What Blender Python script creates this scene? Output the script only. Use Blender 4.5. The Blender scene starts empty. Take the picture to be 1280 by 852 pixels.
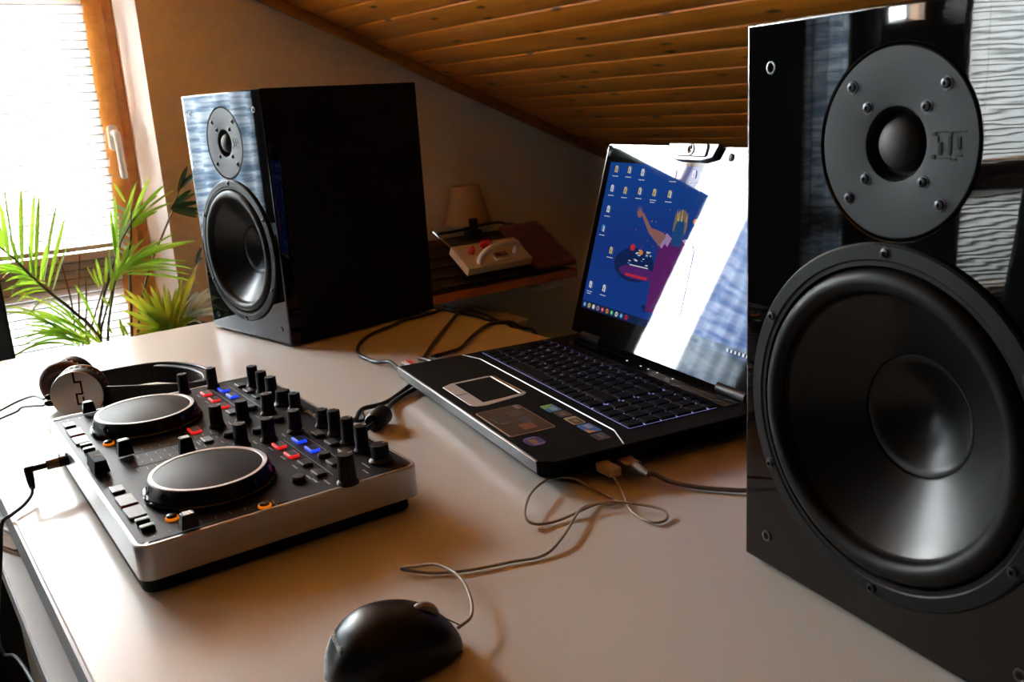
import bpy, bmesh, math, random
from mathutils import Vector, Matrix, Euler
R = math.radians; PI = math.pi
rnd = random.Random(7)
sc = bpy.context.scene
COL = sc.collection

# ------------------------------------------------------------------ materials
MATS = {}
def nodes(name):
    m = bpy.data.materials.new(name); m.use_nodes = True
    nt = m.node_tree
    return m, nt, nt.nodes['Principled BSDF'], nt.nodes['Material Output']

def mat(name, col, rough=.5, metal=0., spec=.5, coat=0., coat_rough=.03, emit=None, emit_s=0., noise=None, bump=None, sheen=0.):
    """noise=(scale, amount) mottles the colour; bump=(scale, strength, stretch) adds fine relief"""
    if name in MATS: return MATS[name]
    m, nt, b, out = nodes(name)
    b.inputs['Base Color'].default_value = (*col, 1)
    b.inputs['Roughness'].default_value = rough
    b.inputs['Metallic'].default_value = metal
    b.inputs['Specular IOR Level'].default_value = spec
    b.inputs['Coat Weight'].default_value = coat
    b.inputs['Coat Roughness'].default_value = coat_rough
    b.inputs['Sheen Weight'].default_value = sheen
    if emit:
        b.inputs['Emission Color'].default_value = (*emit, 1)
        b.inputs['Emission Strength'].default_value = emit_s
    tc = nt.nodes.new('ShaderNodeTexCoord')
    if noise:
        n = nt.nodes.new('ShaderNodeTexNoise'); n.inputs['Scale'].default_value = noise[0]; n.inputs['Detail'].default_value = 4
        nt.links.new(tc.outputs['Object'], n.inputs['Vector'])
        r = nt.nodes.new('ShaderNodeValToRGB')
        a = noise[1]
        r.color_ramp.elements[0].position = .3; r.color_ramp.elements[1].position = .7
        r.color_ramp.elements[0].color = (*[c * (1 - a) for c in col], 1)
        r.color_ramp.elements[1].color = (*[min(1, c * (1 + a)) for c in col], 1)
        nt.links.new(n.outputs['Fac'], r.inputs['Fac']); nt.links.new(r.outputs['Color'], b.inputs['Base Color'])
    if bump:
        mp = nt.nodes.new('ShaderNodeMapping'); mp.inputs['Scale'].default_value = bump[2] if len(bump) > 2 else (1, 1, 1)
        nt.links.new(tc.outputs['Object'], mp.inputs['Vector'])
        n = nt.nodes.new('ShaderNodeTexNoise'); n.inputs['Scale'].default_value = bump[0]; n.inputs['Detail'].default_value = 3
        nt.links.new(mp.outputs['Vector'], n.inputs['Vector'])
        bp = nt.nodes.new('ShaderNodeBump'); bp.inputs['Strength'].default_value = bump[1]; bp.inputs['Distance'].default_value = bump[3] if len(bump) > 3 else .001
        nt.links.new(n.outputs['Fac'], bp.inputs['Height'])
        nt.links.new(bp.outputs['Normal'], b.inputs['Normal'])
        if coat: nt.links.new(bp.outputs['Normal'], b.inputs['Coat Normal'])
    MATS[name] = m
    return m

def leaf_mat(name, col, col2, trans=.5):
    m, nt, b, out = nodes(name)
    nt.nodes.remove(b)
    tc = nt.nodes.new('ShaderNodeTexCoord')
    n = nt.nodes.new('ShaderNodeTexNoise'); n.inputs['Scale'].default_value = 9; nt.links.new(tc.outputs['Object'], n.inputs['Vector'])
    r = nt.nodes.new('ShaderNodeValToRGB'); r.color_ramp.elements[0].position = .38; r.color_ramp.elements[1].position = .62
    r.color_ramp.elements[0].color = (*col, 1); r.color_ramp.elements[1].color = (*col2, 1)
    nt.links.new(n.outputs['Fac'], r.inputs['Fac'])
    d = nt.nodes.new('ShaderNodeBsdfDiffuse'); t = nt.nodes.new('ShaderNodeBsdfTranslucent'); g = nt.nodes.new('ShaderNodeBsdfGlossy')
    g.inputs['Roughness'].default_value = .35
    for s in (d, t): nt.links.new(r.outputs['Color'], s.inputs['Color'])
    mx = nt.nodes.new('ShaderNodeMixShader'); mx.inputs[0].default_value = trans
    nt.links.new(d.outputs[0], mx.inputs[1]); nt.links.new(t.outputs[0], mx.inputs[2])
    m2 = nt.nodes.new('ShaderNodeMixShader'); m2.inputs[0].default_value = .06
    nt.links.new(mx.outputs[0], m2.inputs[1]); nt.links.new(g.outputs[0], m2.inputs[2])
    nt.links.new(m2.outputs[0], out.inputs[0])
    return m

def cloth_mat(name, col, col2, trans, open_=0, streak=None):
    """thin cloth or plastic that lets daylight through"""
    m, nt, b, out = nodes(name)
    nt.nodes.remove(b)
    d = nt.nodes.new('ShaderNodeBsdfDiffuse'); t = nt.nodes.new('ShaderNodeBsdfTranslucent')
    tc = nt.nodes.new('ShaderNodeTexCoord')
    mp = nt.nodes.new('ShaderNodeMapping'); mp.inputs['Scale'].default_value = streak or (1, 1, 1)
    n = nt.nodes.new('ShaderNodeTexNoise'); n.inputs['Scale'].default_value = 14; n.inputs['Detail'].default_value = 5
    nt.links.new(tc.outputs['Object'], mp.inputs['Vector']); nt.links.new(mp.outputs['Vector'], n.inputs['Vector'])
    r = nt.nodes.new('ShaderNodeValToRGB'); r.color_ramp.elements[0].position = .4; r.color_ramp.elements[1].position = .6
    r.color_ramp.elements[0].color = (*col, 1); r.color_ramp.elements[1].color = (*col2, 1)
    nt.links.new(n.outputs['Fac'], r.inputs['Fac'])
    for s in (d, t): nt.links.new(r.outputs['Color'], s.inputs['Color'])
    mx = nt.nodes.new('ShaderNodeMixShader'); mx.inputs[0].default_value = trans
    nt.links.new(d.outputs[0], mx.inputs[1]); nt.links.new(t.outputs[0], mx.inputs[2])
    last = mx
    if open_:
        tr = nt.nodes.new('ShaderNodeBsdfTransparent'); last = nt.nodes.new('ShaderNodeMixShader')
        w = nt.nodes.new('ShaderNodeTexNoise'); w.inputs['Scale'].default_value = 9; w.inputs['Distortion'].default_value = 2.5; nt.links.new(tc.outputs['Object'], w.inputs['Vector'])
        rr2 = nt.nodes.new('ShaderNodeMapRange'); rr2.inputs[1].default_value = .46; rr2.inputs[2].default_value = .52; rr2.inputs[3].default_value = open_ * .6; rr2.inputs[4].default_value = open_
        nt.links.new(w.outputs['Fac'], rr2.inputs[0]); nt.links.new(rr2.outputs[0], last.inputs[0])
        nt.links.new(mx.outputs[0], last.inputs[1]); nt.links.new(tr.outputs[0], last.inputs[2])
    nt.links.new(last.outputs[0], out.inputs[0])
    return m

def glass_mat():
    m, nt, b, out = nodes('window_glass')
    nt.nodes.remove(b)
    t = nt.nodes.new('ShaderNodeBsdfTransparent'); g = nt.nodes.new('ShaderNodeBsdfGlossy'); g.inputs['Roughness'].default_value = .0
    t.inputs['Color'].default_value = (.96, .98, .97, 1)
    f = nt.nodes.new('ShaderNodeFresnel'); f.inputs['IOR'].default_value = 1.45
    mx = nt.nodes.new('ShaderNodeMixShader')
    nt.links.new(f.outputs[0], mx.inputs[0]); nt.links.new(t.outputs[0], mx.inputs[1]); nt.links.new(g.outputs[0], mx.inputs[2])
    nt.links.new(mx.outputs[0], out.inputs[0])
    return m

def pine_mat(name, light, dark, knot, board=.0966, rough=.38, knots=True):
    """varnished pine: boards run along object Y, width along object X"""
    m, nt, b, out = nodes(name)
    N = nt.nodes.new; Lk = nt.links.new
    tc = N('ShaderNodeTexCoord')
    sep = N('ShaderNodeSeparateXYZ'); Lk(tc.outputs['Object'], sep.inputs[0])
    dv = N('ShaderNodeMath'); dv.operation = 'DIVIDE'; Lk(sep.outputs['X'], dv.inputs[0]); dv.inputs[1].default_value = board
    fl = N('ShaderNodeMath'); fl.operation = 'FLOOR'; Lk(dv.outputs[0], fl.inputs[0])
    wn = N('ShaderNodeTexWhiteNoise'); wn.noise_dimensions = '1D'; Lk(fl.outputs[0], wn.inputs['W'])
    off = N('ShaderNodeMath'); off.operation = 'MULTIPLY_ADD'; Lk(wn.outputs['Value'], off.inputs[0]); off.inputs[1].default_value = 30; Lk(sep.outputs['Y'], off.inputs[2])
    cb = N('ShaderNodeCombineXYZ'); Lk(sep.outputs['X'], cb.inputs[0]); Lk(off.outputs[0], cb.inputs[1]); Lk(sep.outputs['Z'], cb.inputs[2])
    mp = N('ShaderNodeMapping'); mp.inputs['Scale'].default_value = (38, 2.2, 38); Lk(cb.outputs[0], mp.inputs[0])
    n = N('ShaderNodeTexNoise'); n.inputs['Scale'].default_value = 1; n.inputs['Detail'].default_value = 5; n.inputs['Distortion'].default_value = .6; Lk(mp.outputs[0], n.inputs['Vector'])
    r = N('ShaderNodeValToRGB'); r.color_ramp.elements[0].position = .35; r.color_ramp.elements[1].position = .65
    r.color_ramp.elements[0].color = (*dark, 1); r.color_ramp.elements[1].color = (*light, 1); Lk(n.outputs['Fac'], r.inputs['Fac'])
    hs = N('ShaderNodeHueSaturation'); Lk(r.outputs['Color'], hs.inputs['Color'])
    mv = N('ShaderNodeMath'); mv.operation = 'MULTIPLY_ADD'; Lk(wn.outputs['Value'], mv.inputs[0]); mv.inputs[1].default_value = .35; mv.inputs[2].default_value = .82
    Lk(mv.outputs[0], hs.inputs['Value'])
    last = hs.outputs['Color']
    if knots:
        mk = N('ShaderNodeMapping'); mk.inputs['Scale'].default_value = (12, 4.6, 12); Lk(cb.outputs[0], mk.inputs[0])
        v = N('ShaderNodeTexVoronoi'); v.voronoi_dimensions = '2D'; v.inputs['Scale'].default_value = 1; v.inputs['Randomness'].default_value = 1; Lk(mk.outputs[0], v.inputs['Vector'])
        kr = N('ShaderNodeValToRGB'); kr.color_ramp.elements[0].position = .04; kr.color_ramp.elements[1].position = .12
        kr.color_ramp.elements[0].color = (1, 1, 1, 1); kr.color_ramp.elements[1].color = (0, 0, 0, 1); Lk(v.outputs['Distance'], kr.inputs['Fac'])
        sel = N('ShaderNodeMath'); sel.operation = 'GREATER_THAN'; sel.inputs[1].default_value = .4
        sc_ = N('ShaderNodeSeparateColor'); Lk(v.outputs['Color'], sc_.inputs[0]); Lk(sc_.outputs[0], sel.inputs[0])
        ml = N('ShaderNodeMath'); ml.operation = 'MULTIPLY'; Lk(kr.outputs['Color'], ml.inputs[0]); Lk(sel.outputs[0], ml.inputs[1])
        mx = N('ShaderNodeMix'); mx.data_type = 'RGBA'; Lk(ml.outputs[0], mx.inputs['Factor']); Lk(last, mx.inputs['A']); mx.inputs['B'].default_value = (*knot, 1)
        last = mx.outputs['Result']
    Lk(last, b.inputs['Base Color'])
    b.inputs['Roughness'].default_value = rough
    b.inputs['Coat Weight'].default_value = .25; b.inputs['Coat Roughness'].default_value = .25
    return m

M = dict(
 lacquer=mat('black_lacquer', (.003, .003, .0035), .02, spec=.5, bump=(9, .025, (1, 1, 5), .002)),
 cab=mat('black_cabinet_veneer', (.004, .004, .0045), .75, spec=.15, bump=(300, .05)),
 cone=mat('black_polypropylene_cone', (.004, .004, .0045), .33, spec=.3),
 rubber=mat('black_rubber', (.004, .004, .004), .45, spec=.16),
 frame=mat('woofer_frame_black', (.008, .009, .010), .5, spec=.16, bump=(700, .1)),
 plate=mat('grey_tweeter_plate', (.008, .010, .012), .5, metal=.1, spec=.3, bump=(900, .06)),
 dome=mat('tweeter_fabric', (.012, .012, .013), .6, spec=.5),
 dark=mat('black_plastic', (.0045, .0045, .005), .38, spec=.3),
 darkmatte=mat('black_matte_plastic', (.004, .004, .004), .7, spec=.2),
 steel=mat('steel_screw', (.14, .14, .145), .3, metal=1),
 blacksteel=mat('black_screw', (.05, .05, .055), .3, metal=1),
 silver=mat('brushed_silver', (.44, .43, .42), .36, metal=.75, bump=(500, .03, (1, 1, 8))),
 silverp=mat('silver_plastic', (.5, .49, .47), .4, metal=.3),
 chrome=mat('chrome', (.8, .8, .8), .12, metal=1),
 desk=mat('beige_laminate', (.585, .565, .525), .29, spec=.6, noise=(2.5, .03), bump=(160, .03)),
 deskedge=mat('grey_edge_band', (.42, .42, .43), .45),
 white=mat('white_plastic', (.78, .78, .76), .4),
 whitepaint=mat('white_board', (.62, .62, .6), .5),
 plaster=mat('beige_plaster', (.83, .81, .77), .9, spec=.1, noise=(40, .04), bump=(120, .25, (1, 1, 1), .002)),
 reveal=mat('white_plaster', (.90, .90, .88), .9, spec=.1, bump=(120, .2, (1, 1, 1), .002)),
 pine=pine_mat('varnished_pine_ceiling', (.97, .34, .030), (.80, .235, .014), (.10, .036, .010)),
 pineframe=pine_mat('pine_window_frame', (.62, .27, .055), (.5, .2, .035), (.2, .07, .02), board=5, knots=False),
 trimwood=pine_mat('brown_trim_wood', (.60, .24, .035), (.45, .17, .022), (.06, .02, .006), board=5, knots=False),
 floor=mat('dark_carpet_floor', (.012, .011, .011), .95, spec=.05, noise=(80, .3)),
 frosted=cloth_mat('frosted_pane', (.30, .305, .305), (.33, .335, .335), .95),
 dimwall=mat('fill_cutting_plaster', (.035, .033, .03), .9, spec=.1, noise=(40, .04)),  # unseen surfaces kept near black to cut the fill light
 slat=cloth_mat('blind_slat_white', (.86, .87, .86), (.92, .92, .91), .16),
 slatbright=cloth_mat('bright_blind_slat', (.88, .88, .87), (.93, .93, .92), .6),  # brighter copy of the same slat, lifts the mirrored blinds
 slatline=cloth_mat('blind_slat_shade_line', (.42, .43, .43), (.46, .46, .46), .0),  # grey strip painted as the shade line between slats
 cord=cloth_mat('blind_cord', (.8, .8, .78), (.85, .85, .83), .3),
 bluecloth=cloth_mat('blue_grey_curtain', (.15, .21, .30), (.50, .56, .63), .8, streak=(.6, .6, 7)),
 lace=cloth_mat('white_net_curtain', (.80, .80, .82), (.95, .95, .95), .85, open_=.35),
 glass=glass_mat(),
 leafA=leaf_mat('palm_leaf', (.22, .46, .02), (.46, .66, .06), .68),
 leafB=leaf_mat('yellow_green_leaf', (.62, .56, .04), (.32, .48, .03), .65),
 leafC=leaf_mat('dark_and_shaded_leaf', (.015, .06, .012), (.03, .09, .02), .25),
 leafW=leaf_mat('pale_striped_and_lit_leaf', (.6, .65, .5), (.25, .38, .15), .3),
 leafdry=leaf_mat('dry_leaf', (.22, .11, .03), (.3, .17, .05), .3),
 stem=mat('plant_stem', (.12, .11, .03), .5, noise=(20, .3)),
 soil=mat('soil', (.03, .02, .012), .95, noise=(60, .5)),
 pot=mat('terracotta', (.35, .14, .07), .8, noise=(10, .1)),
 padcloth=mat('jog_wheel_pad', (.018, .0175, .017), .36, spec=.06, bump=(1200, .12)),
 panel=mat('controller_black_panel', (.004, .0042, .005), .40, spec=.12, noise=(30, .1)),
 slot=mat('slot_black', (.002, .002, .002), .7),
 mark=mat('white_print', (.75, .75, .75), .6),
 dimmark=mat('grey_print', (.24, .24, .24), .6),
 redlit=mat('red_lit_button', (.6, .01, .01), .35, emit=(1, .02, .02), emit_s=.55),
 bluelit=mat('blue_lit_button', (.01, .02, .6), .35, emit=(.01, .06, 1), emit_s=.85),
 orangelit=mat('orange_lit_ring', (.8, .25, .01), .35, emit=(1, .25, .01), emit_s=.5),
 greypad=mat('grey_button', (.11, .115, .12), .4),
 darkpad=mat('dark_button', (.012, .012, .013), .3),
 glint=mat('button_glint', (.5, .5, .5), .3, metal=.8),
 redrim=mat('red_button_rim', (.25, .01, .03), .4),
 greenrim=mat('green_button_rim', (.02, .08, .03), .4),
 palm=mat('laptop_palmrest_black', (.004, .0036, .0032), .6, spec=.06, bump=(900, .05)),
 gloss=mat('piano_black', (.006, .006, .007), .04, spec=.5),
 key=mat('black_key', (.0035, .0035, .004), .6, spec=.08),
 keyplate=mat('glowing_key_plate', (.02, .02, .03), .5, emit=(.30, .30, .75), emit_s=.75),  # glow between keys also stands in for light caught on key edges
 keyleg=mat('key_legend', (.35, .35, .45), .5, emit=(.5, .5, .9), emit_s=.12),
 hpbrown=mat('brown_leatherette', (.09, .03, .02), .4, bump=(250, .2)),
 hpsilver=mat('silver_ear_disc', (.50, .46, .42), .38, metal=.55),
 cable=mat('black_cable', (.008, .008, .008), .4),
 beigecable=mat('beige_cable', (.36, .31, .24), .45),
 braid=mat('grey_braided_cable', (.16, .14, .12), .4, metal=.3, bump=(900, .6)),
 cream=mat('cream_plastic', (.62, .53, .40), .45),
 creamd=mat('cream_printer_plastic', (.5, .43, .34), .55),
 redpl=mat('red_plastic', (.5, .02, .02), .25),
 redpad=mat('dark_red_pad', (.13, .02, .018), .5),
 orangewood=mat('orange_wood_edge', (.50, .15, .03), .45, noise=(20, .2)),
 darkwood=mat('dark_brown_wood', (.022, .012, .008), .5, noise=(18, .4)),
 cranberry=mat('dark_red_cloth', (.10, .012, .014), .7, sheen=.2, noise=(25, .3)),
 shade=cloth_mat('lamp_shade_cloth', (.55, .36, .17), (.6, .4, .2), .25),
 mouse=mat('mouse_black', (.004, .004, .004), .33, spec=.25),
 mouseg=mat('mouse_gloss_black', (.006, .006, .006), .1, spec=.5),
 tan=mat('tan_paper', (.45, .36, .28), .7),
)

# ------------------------------------------------------------------ mesh helpers
def obj(name, bm, m, parent=None, smooth=False, bevel=0, seg=2, loc=None, rot=None, autos=None):
    bmesh.ops.recalc_face_normals(bm, faces=bm.faces)
    me = bpy.data.meshes.new(name); bm.to_mesh(me); bm.free()
    o = bpy.data.objects.new(name, me); COL.objects.link(o)
    for x in (m if isinstance(m, (list, tuple)) else [m]): me.materials.append(x)
    if parent is not None: o.parent = parent
    if loc is not None: o.location = loc
    if rot is not None: o.rotation_euler = rot
    if smooth:
        for p in me.polygons: p.use_smooth = True
        try: me.set_sharp_from_angle(angle=R(autos or 40))
        except Exception: pass
    if bevel:
        b = o.modifiers.new('edge', 'BEVEL'); b.width = bevel; b.segments = seg; b.limit_method = 'ANGLE'; b.angle_limit = R(35)
        b.harden_normals = False
        for p in me.polygons: p.use_smooth = True
        try: me.set_sharp_from_angle(angle=R(35))
        except Exception: pass
    return o

def tag(o, label, cat, group=None):
    o['label'] = label; o['category'] = cat
    if group: o['group'] = group
    return o

def thing(name, label, cat, loc=(0, 0, 0), rotz=0, group=None):
    o = bpy.data.objects.new(name, None); COL.objects.link(o)
    o.location = loc; o.rotation_euler = (0, 0, rotz); o.empty_display_size = .05
    return tag(o, label, cat, group)

def struct(o): o['kind'] = 'structure'; return o

def box(bm, x0, x1, y0, y1, z0, z1, mi=0, M4=None):
    vs = [bm.verts.new((x, y, z)) for x in (x0, x1) for y in (y0, y1) for z in (z0, z1)]
    fs = [bm.faces.new([vs[i] for i in q]) for q in ((0, 1, 3, 2), (4, 6, 7, 5), (0, 4, 5, 1), (2, 3, 7, 6), (0, 2, 6, 4), (1, 5, 7, 3))]
    for f in fs: f.material_index = mi
    if M4 is not None: bmesh.ops.transform(bm, matrix=M4, verts=vs)
    return vs
def B(*a, **k):
    bm = bmesh.new(); box(bm, *a, **k); return bm

def prism(bm, pts, z0, z1, mi=0, M4=None):
    lo = [bm.verts.new((x, y, z0)) for x, y in pts]; hi = [bm.verts.new((x, y, z1)) for x, y in pts]
    n = len(pts)
    fs = [bm.faces.new(lo[::-1]), bm.faces.new(hi)] + [bm.faces.new((lo[i], lo[(i + 1) % n], hi[(i + 1) % n], hi[i])) for i in range(n)]
    for f in fs: f.material_index = mi
    if M4 is not None: bmesh.ops.transform(bm, matrix=M4, verts=lo + hi)
    return fs

def rrect(x0, x1, y0, y1, r, n=5):
    out = []
    for cx, cy, a in ((x1 - r, y1 - r, 0), (x0 + r, y1 - r, 90), (x0 + r, y0 + r, 180), (x1 - r, y0 + r, 270)):
        for i in range(n + 1):
            t = R(a + 90 * i / n); out.append((cx + r * math.cos(t), cy + r * math.sin(t)))
    return out

def lathe(bm, prof, seg=48, M4=None, mi=0, close=False):
    """prof = [(radius, height)] turned about local Z"""
    rows = []
    for r, h in prof:
        if r < 1e-6: rows.append([bm.verts.new((0, 0, h))])
        else: rows.append([bm.verts.new((r * math.cos(2 * PI * i / seg), r * math.sin(2 * PI * i / seg), h)) for i in range(seg)])
    for a, b in zip(rows, rows[1:]):
        for i in range(seg):
            j = (i + 1) % seg
            if len(a) == 1 and len(b) == 1: continue
            if len(a) == 1: f = bm.faces.new((a[0], b[i], b[j]))
            elif len(b) == 1: f = bm.faces.new((a[i], a[j], b[0]))
            else: f = bm.faces.new((a[i], a[j], b[j], b[i]))
            f.material_index = mi
    vs = [v for r in rows for v in r]
    if M4 is not None: bmesh.ops.transform(bm, matrix=M4, verts=vs)
    return vs

def spline(pts, n=6):
    P = [Vector(p) for p in pts]
    if len(P) < 3: return P
    P = [P[0] * 2 - P[1]] + P + [P[-1] * 2 - P[-2]]
    out = []
    for i in range(1, len(P) - 2):
        a, b, c, d = P[i - 1:i + 3]
        for k in range(n):
            t = k / n
            out.append(.5 * (2 * b + (c - a) * t + (2 * a - 5 * b + 4 * c - d) * t * t + (3 * b - a - 3 * c + d) * t ** 3))
    out.append(P[-2].copy())
    return out

def tube(bm, pts, r, seg=8, n=6, mi=0, taper=None, smoothp=True):
    P = spline(pts, n) if smoothp else [Vector(p) for p in pts]
    prev = None; rows = []
    up = Vector((0, 0, 1))
    for i, p in enumerate(P):
        t = (P[min(i + 1, len(P) - 1)] - P[max(i - 1, 0)])
        if t.length < 1e-9: t = Vector((1, 0, 0))
        t.normalize()
        if prev is None:
            s = t.cross(up)
            if s.length < 1e-3: s = t.cross(Vector((1, 0, 0)))
        else: s = prev - t * prev.dot(t)
        s.normalize(); prev = s; b = t.cross(s)
        rr = r if taper is None else r * (taper[0] + (taper[1] - taper[0]) * i / max(1, len(P) - 1))
        rows.append([bm.verts.new(p + (s * math.cos(2 * PI * k / seg) + b * math.sin(2 * PI * k / seg)) * rr) for k in range(seg)])
    for a, b in zip(rows, rows[1:]):
        for k in range(seg):
            f = bm.faces.new((a[k], a[(k + 1) % seg], b[(k + 1) % seg], b[k])); f.material_index = mi
    for row in (rows[0][::-1], rows[-1]):
        f = bm.faces.new(row); f.material_index = mi
    return P

def cable(name, pts, r, m, label, cat='cable', group=None, parent=None, n=8):
    bm = bmesh.new(); tube(bm, pts, r, 8, n)
    o = obj(name, bm, m, parent, smooth=True, autos=60)
    if parent is None: tag(o, label, cat, group)
    return o

def text_bm(bm, s, size, M4, mi=0, extrude=.00015, align='CENTER'):
    cu = bpy.data.curves.new('t', 'FONT'); cu.body = s; cu.size = size; cu.align_x = align; cu.align_y = 'CENTER'; cu.extrude = extrude; cu.resolution_u = 2
    to = bpy.data.objects.new('t', cu)
    me = bpy.data.meshes.new_from_object(to)
    n0 = len(bm.verts); f0 = len(bm.faces)
    bm.from_mesh(me); bm.verts.ensure_lookup_table(); bm.faces.ensure_lookup_table()
    bmesh.ops.transform(bm, matrix=M4, verts=bm.verts[n0:])
    for f in bm.faces[f0:]: f.material_index = mi
    bpy.data.objects.remove(to); bpy.data.curves.remove(cu); bpy.data.meshes.remove(me)

def ring_in_rect(bm, x0, x1, z0, z1, cx, cz, r, y=0, mi=0, n=64):
    """flat face in the XZ plane with a round hole"""
    angs = [2 * PI * i / n for i in range(n)]
    for X, Z in ((x0, z0), (x0, z1), (x1, z0), (x1, z1)): angs.append(math.atan2(Z - cz, X - cx) % (2 * PI))
    angs = sorted(angs)
    A = [a for i, a in enumerate(angs) if i == 0 or a - angs[i - 1] > 1e-4]
    inn, outr = [], []
    for a in A:
        c, s = math.cos(a), math.sin(a)
        t = min([((x1 if c > 0 else x0) - cx) / c if abs(c) > 1e-9 else 9e9, ((z1 if s > 0 else z0) - cz) / s if abs(s) > 1e-9 else 9e9])
        inn.append(bm.verts.new((cx + r * c, y, cz + r * s))); outr.append(bm.verts.new((cx + t * c, y, cz + t * s)))
    k = len(A)
    for i in range(k):
        f = bm.faces.new((inn[i], inn[(i + 1) % k], outr[(i + 1) % k], outr[i])); f.material_index = mi
    return inn

def copy_tree(o, parent=None):
    c = o.copy(); COL.objects.link(c); c.parent = parent
    for ch in list(o.children): copy_tree(ch, c)
    return c

# ------------------------------------------------------------------ camera
CH = .3214
r_, u_, f_ = Vector((0.807677, -0.586487, -0.060749)), Vector((0.195988, 0.169866, 0.965782)), Vector((0.5561, 0.791946, -0.252141))
cd = bpy.data.cameras.new('camera'); cam = bpy.data.objects.new('camera', cd); COL.objects.link(cam)
cam.matrix_world = Matrix(((r_.x, u_.x, -f_.x, 0), (r_.y, u_.y, -f_.y, 0), (r_.z, u_.z, -f_.z, CH), (0, 0, 0, 1)))
cd.sensor_width = 36; cd.lens = 1149.49 / 1280 * 36; cd.clip_start = .02
cd.dof.use_dof = True; cd.dof.focus_distance = .85; cd.dof.aperture_fstop = 20
sc.camera = cam

# ------------------------------------------------------------------ room
FZ = -.74; YW = 2.6; YG = 2.75; YO = 2.9
SL = -.4293
def ceil_z(x): return .635 + SL * (x - 1.10)
RIDGE = -1.2
ZT = .72; ZB = -.60
def roof_z(x): return ceil_z(x) if x > RIDGE else 2 * ceil_z(RIDGE) - ceil_z(2 * RIDGE - x) if False else (ceil_z(x) if x > RIDGE else ceil_z(RIDGE) + SL * (RIDGE - x))
WINS = ((-.19, .685), (-.60, -.19), (-2.65, -1.80), (-1.42, -1.13))
W1, W3, W2, W4 = WINS
struct(obj('floor', B(-3.5, 3.1, -1.9, 2.95, FZ - .05, FZ), M['floor']))
bm = bmesh.new()
# gable wall, glazed almost up to the roof slope
prism(bm, [(.705, YW), (3.1, YW), (3.1, YO), (.682, YO), (.682, YG)], FZ, 1.8)

for x0, x1 in ((W4[1], W3[0]), (-3.5, W2[0])): box(bm, x0, x1, YW, YO, FZ, 1.9, 2)  # unseen wall parts made dark wood to blacken the speaker reflections
XZ = Matrix(((1, 0, 0, 0), (0, 0, 1, 0), (0, 1, 0, 0), (0, 0, 0, 1)))      # (x, z, y) -> (x, y, z)
W5 = (-1.77, -1.45); H5 = (.48, 1.20)
for x0, x1 in (W2, W4):
    box(bm, x0, x1, YW, YO, FZ, ZB); box(bm, x0, x1, YW, YO, ZT + .03, 1.9)
box(bm, W2[1], W5[0], YW, YO, FZ, 1.9, 2); box(bm, W5[1], W4[0], YW, YO, FZ, 1.9, 2); box(bm, *W5, YW, YO, FZ, H5[0], 2); box(bm, *W5, YW, YO, H5[1], 1.9, 2)
for x0, x1 in ((W3[0], .71),):
    box(bm, x0, x1, YW, YO, FZ, ZB)
    prism(bm, [(x0, roof_z(x0) - .05), (x1, roof_z(x1) - .05), (x1, 1.9), (x0, 1.9)], YW, YO, 0, XZ)
bm.normal_update()
for f in bm.faces:       # the reveals are painted white
    c = f.calc_center_median()
    if f.material_index == 0 and abs(f.normal.y) < .5 and W2[0] - .05 < c.x < .71 and c.y > YW + .01: f.material_index = 1
struct(obj('wall_back', bm, [M['plaster'], M['reveal'], M['darkwood']]))
struct(obj('wall_right', B(3.0, 3.1, -1.9, YW, FZ, .1), M['plaster']))
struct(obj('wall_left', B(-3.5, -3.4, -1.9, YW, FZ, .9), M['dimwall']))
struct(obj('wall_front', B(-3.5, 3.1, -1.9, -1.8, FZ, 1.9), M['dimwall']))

def plank_ceiling(name, length, depth, width=.0966):
    """boards laid side by side along local X, running along local Y; the room is on the local -Z side"""
    bm = bmesh.new(); n = int(length / width) + 1
    prof = [(0, .012), (.0035, .012), (.0042, .0035), (.0068, .0007), (.011, 0), (width - .0045, 0), (width - .0015, .0012), (width, .004)]
    rows = []
    for k in range(n):
        for x, h in prof:
            rows.append((bm.verts.new((k * width + x, -depth, h)), bm.verts.new((k * width + x, 0, h))))
    for a, b in zip(rows, rows[1:]): bm.faces.new((a[0], b[0], b[1], a[1]))
    top = [bm.verts.new((rows[0][0].co.x, -depth, .05)), bm.verts.new((rows[-1][0].co.x, -depth, .05)), bm.verts.new((rows[-1][0].co.x, 0, .05)), bm.verts.new((rows[0][0].co.x, 0, .05))]
    bm.faces.new(top)
    return bm
al = math.atan(SL)
# right-hand slope, going down to the knee wall; local X runs down the slope
s_off = -.064
o = struct(obj('ceiling', plank_ceiling('c', 4.75, 4.5), M['pine'], smooth=True, autos=25)); 
o.location = (RIDGE, YW, ceil_z(RIDGE)); o.rotation_euler = (0, -al, 0)
o = struct(obj('ceiling_left', plank_ceiling('c', 2.6, 4.5), M['dimwall'], smooth=True, autos=25)); o.name = 'ceiling.001'  # unseen slope darkened to reduce warm bounce light
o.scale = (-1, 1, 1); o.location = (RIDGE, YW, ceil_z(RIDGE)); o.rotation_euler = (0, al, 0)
# moulding where slope meets gable
bm = bmesh.new(); box(bm, 0, 4.6, -.022, 0, -.030, .002)
o = struct(obj('trim_1', bm, M['trimwood'], bevel=.006)); o.location = (RIDGE, YW, ceil_z(RIDGE)); o.rotation_euler = (0, -al, 0)

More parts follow.
